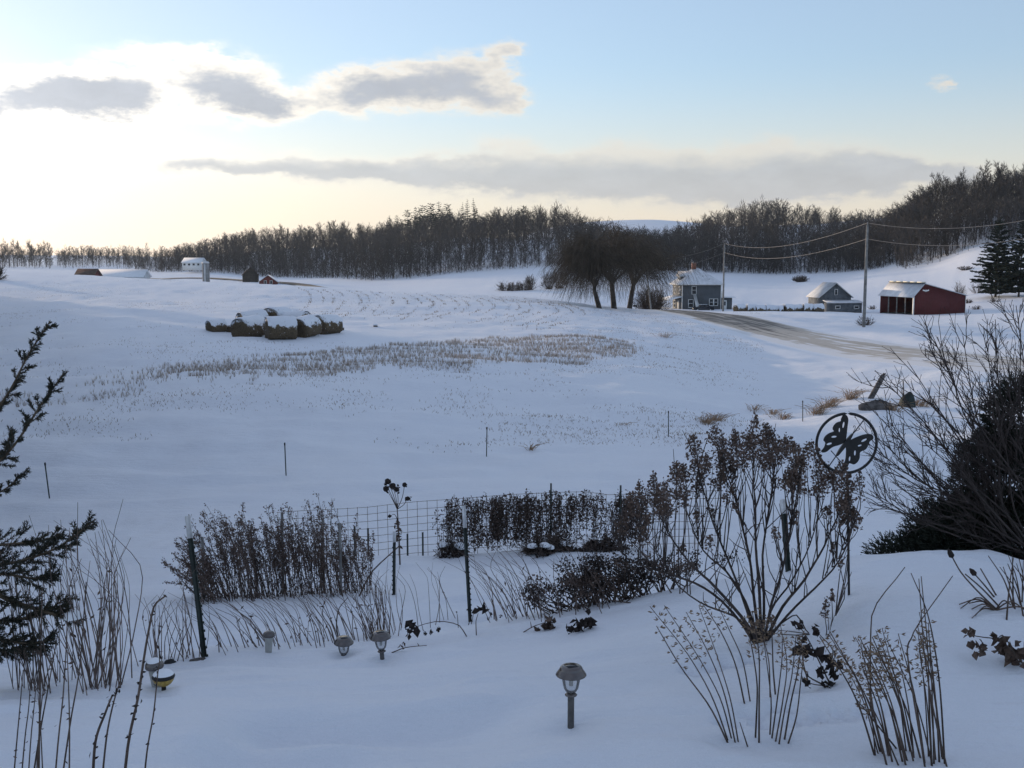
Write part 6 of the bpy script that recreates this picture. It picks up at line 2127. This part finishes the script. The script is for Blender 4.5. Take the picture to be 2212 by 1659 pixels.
def stalkset(n, bx_, by_, tx, ty, seed, pods=(7, 15), short=.0):
    rg = np.random.default_rng(seed); out = []
    for k in range(n):
        u = (k + rg.uniform(.2, .8)) / n
        b0 = bx_[0] + (bx_[1] - bx_[0]) * u + rg.normal() * 9; b1 = rg.uniform(*by_)
        t0 = tx[0] + (tx[1] - tx[0]) * u + rg.normal() * 24; t1 = rg.uniform(*ty)
        m0 = b0 + (t0 - b0) * .42 + (t0 - b0) * -.06; m1 = b1 + (t1 - b1) * .48
        out.append(([(b0, b1), (m0, m1), (t0, t1)], int(rg.integers(*pods))))
    return out


sA = [([(1576, 1603), (1535, 1530), (1470, 1440), (1418, 1352)], 9), ([(1575, 1597), (1540, 1510), (1490, 1420), (1404, 1310)], 14), ([(1583, 1596), (1560, 1520), (1515, 1430), (1435, 1308)], 13), ([(1590, 1602), (1565, 1500), (1530, 1410), (1482, 1322)], 12), ([(1597, 1604), (1580, 1520), (1550, 1420), (1510, 1310)], 12),
      ([(1610, 1518), (1590, 1440), (1560, 1370), (1515, 1300)], 10), ([(1622, 1514), (1605, 1430), (1575, 1360), (1545, 1296)], 10)]
pod_clump('left clump of tall dry stalks with split seed pods below the hydrangea', sA, 61)
sB = [([(1632, 1592), (1636, 1500), (1628, 1420), (1608, 1330)], 12), ([(1640, 1602), (1640, 1510), (1640, 1420), (1625, 1320)], 12), ([(1663, 1590), (1665, 1500), (1655, 1420), (1642, 1340)], 10), ([(1667, 1591), (1678, 1520), (1688, 1440), (1690, 1380)], 11), ([(1674, 1602), (1690, 1520), (1700, 1440), (1686, 1350)], 12),
      ([(1682, 1606), (1694, 1540), (1712, 1450), (1720, 1372)], 13), ([(1694, 1595), (1708, 1520), (1725, 1440), (1735, 1368)], 13), ([(1700, 1607), (1722, 1540), (1730, 1470), (1738, 1400)], 10), ([(1664, 1506), (1662, 1440), (1650, 1380), (1630, 1310)], 10), ([(1676, 1500), (1670, 1440), (1668, 1380), (1664, 1330)], 9)]
pod_clump('right-hand bundle of dry pod stalks under the hydrangea trunk', sB, 62)
pod_clump('large clump of dry pod stalks at the lower right', stalkset(15, (1880, 1990), (1618, 1652), (1790, 1925), (1345, 1440), 63, (9, 16)) + [([(1945, 1652), (1900, 1560), (1840, 1450), (1790, 1370)], 12)], 63)
pod_clump('right half of the lower right clump of dry pod stalks', stalkset(13, (1965, 2045), (1620, 1652), (1885, 2000), (1320, 1420), 64, (9, 15)), 64)
pod_clump('single short pod stalk leaning left at the bottom right', [([(1943, 1615), (1890, 1560), (1850, 1510)], 12)], 65)
pod_clump('tall thin bare shoots rising over the lower right clump', [([(2042, 1650), (2030, 1480), (2005, 1330), (1968, 1238)], 0), ([(2048, 1655), (2022, 1560), (1998, 1420), (1985, 1250)], 0), ([(1918, 1652), (1880, 1480), (1882, 1340), (1955, 1225)], 0), ([(2000, 1655), (1960, 1400), (1972, 1370), (2058, 1244)], 0), ([(2014, 1655), (2008, 1540), (2005, 1420), (1990, 1245)], 0)], 66)
pod_clump('short broken stub sticking up right of the left pod clump', [([(1618, 1612), (1606, 1585), (1598, 1560)], 0)], 67)


def leafy_ruin(label, lines, leaves, seed, y0=3.2, y1=9, leafsize=.035, mat_='dark_head'):
    """a withered plant: twigs and shrivelled leaves hanging on them"""
    rg = np.random.default_rng(seed)
    c = hit(*lines[0][0], y0, y1)
    o = thing('withered_plant', label, 'dry plant', c, 0, 'withered plants in the bed')
    o0 = np.array(o.location)
    for lst in lines:
        pts = curve3([c] + [P(x, y, c[1]) for x, y in lst[1:]] if lst is lines[0] else [P(x, y, c[1] + rg.normal() * .03) for x, y in lst], 10)
        part_tube('twig', o, pts, np.linspace(.0042, .002, 10), 'stem', 5)
    for x, y, s in leaves:
        q = P(x, y, c[1] + rg.normal() * .03) - o0
        b = MB(); n = 7
        b.leaves(q + rg.normal(size=(n, 3)) * leafsize * s * .35, leafsize * s * rg.uniform(.6, 1.1, n), 1.5)
        b.build('withered_leaf', M[mat_], o)


leafy_ruin('withered dark plant with clustered leaves between the two pod clumps', [[(1795, 1482), (1770, 1430), (1745, 1380), (1722, 1345)], [(1780, 1480), (1745, 1460), (1725, 1420)], [(1778, 1455), (1800, 1410), (1765, 1365)], [(1745, 1470), (1735, 1430), (1730, 1400)], [(1790, 1484), (1770, 1480), (1748, 1476)]],
           [(1726, 1405, 1.3), (1748, 1400, 1.4), (1765, 1412, 1.3), (1760, 1362, .9), (1795, 1420, 1.3), (1785, 1440, 1.2), (1775, 1455, 1.2), (1790, 1478, 1.2), (1742, 1474, .9), (1725, 1350, .9), (1800, 1455, 1.1), (1735, 1380, .9), (1810, 1440, .8)], 71)
leafy_ruin('fallen brown leaf stems at the right edge', [[(2212, 1436), (2180, 1400), (2150, 1380), (2112, 1375), (2090, 1368)], [(2190, 1410), (2165, 1385), (2140, 1368)], [(2200, 1430), (2180, 1390), (2165, 1372), (2150, 1385)]],
           [(2092, 1368, 1.0), (2116, 1392, 1.1), (2118, 1408, 1.0), (2152, 1378, 1.0), (2165, 1400, 1.3), (2172, 1415, 1.2), (2185, 1402, 1.5), (2195, 1425, 1.6), (2205, 1440, 1.6), (2210, 1410, 1.3)], 72, leafsize=.04, mat_='dry_leaf')
leafy_ruin('arched twig with a dead leaf at the bed edge left of the middle post', [[(1008, 1375), (990, 1350), (950, 1342), (905, 1352), (886, 1362)]], [(890, 1352, 1.3), (884, 1366, .9), (948, 1360, .5), (932, 1366, .5), (918, 1370, .5)], 73, 6, 11, .045)
leafy_ruin('single dead leaf held up on a stem right of the middle post', [[(1029, 1372), (1028, 1345), (1033, 1325)]], [(1036, 1318, 1.4)], 74, 6, 11, .05)
leafy_ruin('fallen twig with curled leaf cluster in the snow before the heap', [[(1130, 1366), (1155, 1352), (1176, 1345)], [(1148, 1356), (1146, 1343)]], [(1183, 1346, 1.3), (1192, 1350, 1.2), (1176, 1352, .9), (1158, 1360, .7)], 75, 6, 11, .045, 'dry_leaf')
leafy_ruin('bare fallen twig lying right of the bell lamps', [[(846, 1410), (880, 1398), (922, 1394)], [(905, 1395), (902, 1390)]], [(868, 1396, .8)], 76, 6, 11, .04, 'dry_leaf')
leafy_ruin('dark leaf clumps at the foot of the flat-headed plants', [[(1238, 1366), (1250, 1350), (1262, 1345)], [(1265, 1345), (1270, 1335)]], [(1246, 1356, 1.4), (1256, 1350, 1.2), (1270, 1345, 1.2), (1240, 1364, 1.0), (1276, 1348, .8)], 77, 6, 11, .05, 'dark_head')
leafy_ruin('little seed stems in a row right of the middle post', [[(990, 1345), (988, 1330), (986, 1322)], [(1012, 1350), (1016, 1332), (1010, 1318)], [(1018, 1348), (1022, 1330), (1024, 1318)], [(1048, 1352), (1056, 1338), (1060, 1326)], [(1080, 1346), (1082, 1338), (1081, 1330)], [(1100, 1340), (1110, 1330), (1112, 1322)]],
           [(986, 1322, .4), (1010, 1318, .4), (1024, 1318, .4), (1060, 1326, .5), (1081, 1330, .5), (1112, 1323, .5), (1016, 1330, .4), (1054, 1336, .4)], 78, 6, 11, .04)

# poppy-like pod stems and strap leaves at the right
rp = np.random.default_rng(33)
for k, (lst, pod, lab) in enumerate([([(2152, 1316), (2110, 1275), (2075, 1235), (2058, 1205)], 1, 'long bent stem with a dark pod crossing the bank crest'), ([(2158, 1310), (2120, 1270), (2085, 1240)], 0, 'companion bent stem beside the long pod stem'), ([(2148, 1290), (2125, 1262), (2108, 1243)], 1, 'short stem with an upright dark pod by the evergreen'), ([(2152, 1286), (2138, 1262), (2118, 1228)], 0, 'thin bent stem right of the short pod')]):
    g = hit(lst[0][0], lst[0][1], 4, 9)
    o = thing('dried_poppy', lab, 'dry plant', g, 0, 'pod stems on the right bank')
    pts = curve3([g] + [P(x, y, g[1]) for x, y in lst[1:]], 10)
    part_tube('stem', o, pts, np.linspace(.005, .0035, 10), 'stem')
    if pod:
        e = pts[-1]; d = pts[-1] - pts[-2]; d /= np.linalg.norm(d)
        part_tube('pod', o, np.array([e, e + d * .012, e + d * .035, e + d * .055]), [.004, .016, .014, .004], 'dark_head', 8)
o = thing('strap_leaf_clump', 'withered strap leaves lying on snow at the right bank', 'dry plant', hit(2150, 1318, 4, 9))
for k in range(9):
    g = np.array(o.location); a_ = rp.uniform(2.2, 4.4) if k < 6 else rp.uniform(-.6, .9)
    L = rp.uniform(.10, .26)
    e = g + np.array((math.cos(a_) * L, math.sin(a_) * L * .6, 0)); e[2] = gz(e[0], e[1]) + .005
    m_ = (g + e) / 2 + np.array((0, 0, rp.uniform(.03, .07)))
    part_tube('leaf', o, curve3([g, m_, e], 8), np.linspace(.005, .003, 8), 'dry_leaf', 4)
pod_clump('group of dry upright stems at the right edge below the evergreen', stalkset(12, (2185, 2225), (1268, 1345), (2165, 2205), (1195, 1225), 68, (0, 1)), 68, 4, 9, .0045)

# ------------------------------------------------------------------ stalks in the lower left corner
CL = [([(27, 1700), (40, 1560), (50, 1447)], .0045), ([(42, 1700), (58, 1560), (66, 1473)], .0042), ([(58, 1700), (70, 1560), (78, 1480)], .004), ([(66, 1700), (85, 1590), (105, 1480), (124, 1373)], .0055), ([(82, 1700), (86, 1520), (91, 1270)], .006), ([(95, 1700), (88, 1580), (82, 1500)], .004),
      ([(114, 1700), (130, 1560), (140, 1450), (146, 1319)], .005), ([(130, 1700), (152, 1560), (172, 1440), (186, 1257)], .0055), ([(149, 1700), (150, 1560), (145, 1404)], .005), ([(76, 1700), (92, 1500), (120, 1400)], .004)]
o = thing('dry_stalk_clump', 'dense dry bare stalks in the lower left corner', 'dry plant', at(90, 4.0))
for lst, r in CL:
    g = at(lst[0][0], 3.95 + random.uniform(-.15, .2))
    pts = curve3([g] + [P(x, y, g[1] + .1 * k) for k, (x, y) in enumerate(lst[1:], 1)], 14)
    r *= .75
    s = part_tube('stalk', o, pts, np.linspace(r, r * .5, 14), 'stem', 5)
    C = np.array([pt_on(pts, u)[0] for u in rng.uniform(.15, .95, 6)]) + rng.normal(size=(6, 3)) * .006 - np.array(o.location)
    b = MB(); b.leaves(C, .008, 2.6); b.build('leaf_remnants', M['dry_leaf'], s)
for lst, r, lab, nl in [([(197, 1700), (205, 1610), (228, 1539), (243, 1501)], .0075, 'short thick dry stalk with crisp leaf bases at the bottom left', 16), ([(214, 1700), (232, 1580), (248, 1508), (262, 1465)], .005, 'thin dry stalk beside the short thick one', 10),
                       ([(262, 1700), (278, 1600), (298, 1508), (317, 1385), (336, 1304), (358, 1287)], .0075, 'tall dark dry stalk curving right at its tip near the lamps', 22), ([(306, 1700), (318, 1620), (332, 1540), (343, 1440), (344, 1412)], .0045, 'dry stalk in front of the amber globe lamp', 12)]:
    g = at(lst[0][0], 3.9)
    o = thing('dry_stalk', lab, 'dry plant', g, 0, 'single dry stalks at the lower left')
    pts = curve3([g] + [P(x, y, g[1] + .06 * k) for k, (x, y) in enumerate(lst[1:], 1)], 18)
    r *= .8
    s = part_tube('stalk', o, pts, np.linspace(r, r * .55, 18), 'stem', 6)
    C = np.array([pt_on(pts, u)[0] for u in rng.uniform(.2, 1.0, nl)]) + rng.normal(size=(nl, 3)) * .007 - np.array(o.location)
    b = MB(); b.leaves(C, rng.uniform(.006, .013, nl), 2.4); b.build('leaf_remnants', M['dark_head'], s)


# ------------------------------------------------------------------ spruce boughs reaching in from the left
def spruce_bough(root, spine, seed, side_len=40, ntw=26, r=.012, need=.019, name='bough'):
    """spine: 3-D points; side twigs carry real needles"""
    rg = np.random.default_rng(seed)
    o0 = np.array(root.location)
    sp = curve3(spine, 16)
    w = part_tube(name, root, sp, np.linspace(r, r * .3, 16), 'needle_twig', 5)
    tw, nd = MB(), MB()
    twigs = [sp[-5:]]
    L0 = np.linalg.norm(sp[-1] - sp[0])
    ntw = int(ntw * 1.35)
    for k in range(ntw):
        u = .04 + .92 * (k + rg.uniform(0, .9)) / ntw
        q, td = pt_on(sp, u)
        sd = np.cross(td, (0, 1.0, 0)); sd /= max(np.linalg.norm(sd), 1e-6)
        ph = rg.uniform(0, 6.283)
        pv_ = sd * math.cos(ph) + np.cross(td, sd) * math.sin(ph)
        d = td * rg.uniform(.75, 1.1) + pv_ * rg.uniform(.45, .9) + np.array((0, 0, -.08))
        L = side_len * rg.uniform(.55, 1.15) * (1.15 - .65 * u)
        t = branch_line(q, d, L, rg, 4, .07, .06)
        twigs.append(t)
        for j in range(2):
            q2, td2 = pt_on(t, rg.uniform(.3, .8))
            twigs.append(branch_line(q2, td2 + perp(td2, rg) * .7, L * rg.uniform(.3, .5), rg, 3, .06, .04))
    A, B_ = [], []
    for t in twigs:
        tw.tube(t - o0, np.linspace(.0035, .0018, len(t)), 3, False)
        Lt = np.linalg.norm(np.diff(t, axis=0), axis=1).sum()
        n = int(Lt / .0019)
        u = np.sort(rg.uniform(0, 1, n)); f = u * (len(t) - 1); i = np.clip(f.astype(int), 0, len(t) - 2); fr = (f - i)[:, None]
        q = t[i] * (1 - fr) + t[i + 1] * fr
        td = t[i + 1] - t[i]; td /= np.maximum(np.linalg.norm(td, axis=1, keepdims=True), 1e-9)
        pv_ = np.cross(td, rg.normal(size=(n, 3))); pv_ /= np.maximum(np.linalg.norm(pv_, axis=1, keepdims=True), 1e-9)
        A.append(q); B_.append(q + (td * .75 + pv_ * .75) * need * rg.uniform(.7, 1.15, n)[:, None])
    nd.ribbons(np.vstack(A) - o0, np.vstack(B_) - o0, .0052, .002)
    tw.build('twigs', M['needle_twig'], w); nd.build('needles', M['needle'], w)


SY = 6.6
sb = at(-330, SY + .3)
so = thing('spruce_tree', 'spruce at the left edge whose boughs reach into the view', 'tree', sb)
ttr = MB(); ttr.tube([(0, 0, -.3), (0, 0, 1.5), (.05, 0, 3.6)], [.09, .07, .02], 8); ttr.build('trunk', M['bark'], so, True)


def SP(lst, dy=0.0):
    return [P(x, y, SY + d) for x, y, d in lst]


spruce_bough(so, SP([(-260, 1120, .2), (-90, 960, .1), (10, 862, 0), (62, 765, -.05), (108, 694, -.1)]), 1, 0.124, 30, .011)
spruce_bough(so, SP([(-260, 1230, .1), (-90, 1070, 0), (20, 975, -.1), (85, 880, -.15), (138, 806, -.2)]), 2, 0.136, 30, .012)
spruce_bough(so, SP([(-260, 1260, .3), (-120, 1130, .3), (-20, 1075, .25), (20, 1050, .2), (62, 1012, .2)]), 3, 0.087, 20, .009)
spruce_bough(so, SP([(-260, 1270, -.2), (-100, 1235, -.3), (30, 1215, -.35), (120, 1185, -.4), (206, 1122, -.45)]), 4, 0.187, 34, .013)
spruce_bough(so, SP([(-260, 1200, -.1), (-100, 1190, -.2), (20, 1175, -.3), (80, 1170, -.3), (134, 1152, -.3)]), 5, 0.172, 26, .011)
spruce_bough(so, SP([(-260, 1240, -.3), (-110, 1240, -.4), (0, 1240, -.5), (80, 1250, -.5), (118, 1240, -.5)]), 6, 0.187, 28, .012)
spruce_bough(so, SP([(-260, 1250, -.4), (-80, 1260, -.5), (30, 1300, -.5), (110, 1325, -.5), (160, 1338, -.5)]), 7, 0.172, 30, .020)
spruce_bough(so, SP([(-260, 1300, -.3), (-100, 1320, -.4), (0, 1340, -.4), (80, 1330, -.4), (150, 1285, -.4)]), 8, 0.172, 28, .012)
spruce_bough(so, SP([(-260, 1330, -.4), (-100, 1360, -.5), (0, 1380, -.5), (60, 1390, -.5), (118, 1380, -.5)]), 9, 0.187, 30, .012)
spruce_bough(so, SP([(-260, 1350, -.2), (-100, 1390, -.2), (-20, 1400, -.2), (30, 1405, -.2), (80, 1395, -.2)]), 10, 0.187, 28, .012)
spruce_bough(so, SP([(-260, 1180, .1), (-120, 1060, 0), (-30, 1010, 0), (5, 985, 0), (25, 930, 0)]), 11, 0.099, 20, .010)
q = P(158, 1336, SY - .5) - np.array(so.location)
b = MB(); b.lathe([(.05, -.01), (.048, .012), (.03, .03), (0, .034)], 12, (q[0], q[1], q[2] + .012)); b.build('snow_pad', M['snow_pad'], so, True)


# ------------------------------------------------------------------ evergreen and bare shrub on the right bank
def spray_bush(name, label, loc, blobs_, n, seed, L=.085):
    """evergreen of flat feathery sprays: blobs are (dx, dz, rx, rz, share)"""
    rg = np.random.default_rng(seed)
    o = thing(name, label, 'evergreen', loc)
    fo_, st = MB(), MB()
    A, B_, W_ = [], [], []
    for dx, dz, rx, rz, sh in blobs_:
        m = int(n * sh)
        u = rg.normal(size=(m, 3)); u /= np.linalg.norm(u, axis=1, keepdims=True)
        r = rg.uniform(.25, 1, m)[:, None]**.45
        c = u * r * np.array((rx, min(rx, .9), rz)) + np.array((dx, 0, dz))
        c[:, 2] = np.maximum(c[:, 2], .02 + rg.uniform(0, .08, m))
        out = u * np.array((1, 1, .6)) + np.array((0, 0, .35)) + rg.normal(size=(m, 3)) * .35
        out /= np.linalg.norm(out, axis=1, keepdims=True)
        ln = L * rg.uniform(.6, 1.3, m)[:, None]
        A.append(c); B_.append(c + out * ln); W_.append(np.full(m, .012))
        for j in range(5):                      # side leaflets of each spray
            t = .15 + .17 * j
            s = np.cross(out, rg.normal(size=(m, 3))); s /= np.maximum(np.linalg.norm(s, axis=1, keepdims=True), 1e-6)
            q = c + out * ln * t
            A.append(q); B_.append(q + (out * .75 + s * .65) * ln * .48 * (1.1 - t)); W_.append(np.full(m, .011))
        for k in range(int(6 + 30 * sh)):
            e = c[rg.integers(m)]
            st.tube(curve3([(dx * .3, 0, -.05), (e * .5 + np.array((dx * .15, 0, -.05))), e], 6), np.linspace(.012, .004, 6), 4, False)
    fo_.ribbons(np.vstack(A), np.vstack(B_), np.concatenate(W_), np.concatenate(W_) * .4)
    st.build('stems', M['bark'], o); fo_.build('foliage', M['arbor'], o)
    return o


pe = at(2010, 9.6)
k_ = 9.6 / F
spray_bush('spreading_evergreen', 'low spreading dark evergreen at the bank crest', pe, [(-.12, .24, .46, .30, .30), (.20, .42, .46, .46, .45), (.45, .25, .4, .35, .25)], 5600, 81)
pe2 = at(2140, 9.4)
spray_bush('upright_evergreen', 'tall dense dark evergreen filling the right edge', pe2, [(.02, .35, .60, .45, .34), (.10, .85, .46, .5, .30), (.22, 1.35, .32, .45, .22), (-.28, .3, .35, .35, .14)], 10500, 82)

sh0 = at(2275, 8.9)
sho = thing('bare_shrub', 'big leafless shrub with knobbly twigs spreading from the right edge', 'shrub', sh0)
so0 = np.array(sho.location)
rs_ = np.random.default_rng(84)
TIPS = [(1890, 800), (1872, 955), (1905, 905), (1892, 990), (1930, 1040), (1960, 780), (1985, 850), (2005, 745), (2012, 720), (2045, 755), (2080, 725), (2095, 790), (2130, 735), (2150, 690), (2160, 760), (2195, 660), (2205, 720), (2240, 680), (1900, 1090), (1940, 935), (1990, 950), (2040, 860), (2090, 880), (1880, 1060), (1960, 1010), (2030, 940), (2120, 850), (2180, 800), (2060, 990), (2230, 780), (1925, 860), (1915, 960), (2270, 720), (2110, 960), (1950, 1090)]
TIPS = [(max(x, 1870), y) for x, y in TIPS]
for tx, ty in TIPS:
    u = rs_.uniform()
    b0 = sh0 + np.array((rs_.normal() * .12, rs_.normal() * .1, -.05))
    dY = rs_.uniform(-.5, .6)
    e = P(tx, ty, 8.9 + dY)
    m1 = b0 * .62 + e * .38 + np.array((.10 * rs_.normal(), .05 * rs_.normal(), .06 + .05 * rs_.normal()))
    m2 = b0 * .28 + e * .72 + np.array((.05 * rs_.normal(), .05 * rs_.normal(), .03 * rs_.normal() - .02))
    pts = curve3([b0, m1, m2, e], 14)
    br = part_tube('branch', sho, pts, np.linspace(.011, .0028, 14), 'shrub_bark', 5)
    b = MB()
    for j in range(13):
        q, td = pt_on(pts, rs_.uniform(.28, .97))
        d = td + perp(td, rs_) * rs_.uniform(.5, 1.0) + np.array((-.15, 0, .25))
        L = rs_.uniform(.14, .42)
        t = branch_line(q, d, L, rs_, 4, .13, .08)
        b.tube(t - so0, np.linspace(.0040, .0020, 5), 4, False)
        for i in range(5):
            q2, td2 = pt_on(t, rs_.uniform(.3, 1))
            t2 = branch_line(q2, td2 + perp(td2, rs_) * rs_.uniform(.5, .9), rs_.uniform(.05, .15), rs_, 2, .12, .08)
            b.tube(t2 - so0, np.linspace(.0026, .0017, 3), 3, False)
            b.leaves([t2[-1] - so0], .008, 1.4)
    b.build('twigs', M['shrub_bark'], br)

# small leaves, florets, needles and twigs too fine to pick apart stay joined inside their part
FINE = {'seed_head', 'flower_head', 'panicle', 'leaves', 'needles', 'twigs', 'stems', 'foliage', 'seed_pods', 'leaf_remnants', 'withered_leaf', 'blades', 'rib', 'crown', 'corner_board', 'snow_patch', 'hay'}
for o_ in scene.objects:
    if o_.parent is not None and o_.type == 'MESH' and o_.name.split('.')[0] in FINE:
        o_['kind'] = 'stuff'

# ------------------------------------------------------------------ cold hazy air over the valley
gv = [o_ for o_ in scene.objects if o_.name.startswith('snowy_ground')][0]
zmin = min(v.co.z for v in gv.data.vertices) - 1.5
hz = MB().box(-4700, 4700, -4700, 4700, zmin, 92.0).build('haze', None)
hm = bpy.data.materials.new('haze_air'); hm.use_nodes = True
hm.node_tree.nodes.clear()
ho_ = hm.node_tree.nodes.new('ShaderNodeOutputMaterial'); hv_ = hm.node_tree.nodes.new('ShaderNodeVolumePrincipled')
hv_.inputs['Color'].default_value = (.70, .84, 1.0, 1)
hv_.inputs['Density'].default_value = .00007
hv_.inputs['Anisotropy'].default_value = .35
hm.node_tree.links.new(hv_.outputs[0], ho_.inputs['Volume'])
hz.data.materials.append(hm)
tag(hz, kind='stuff')
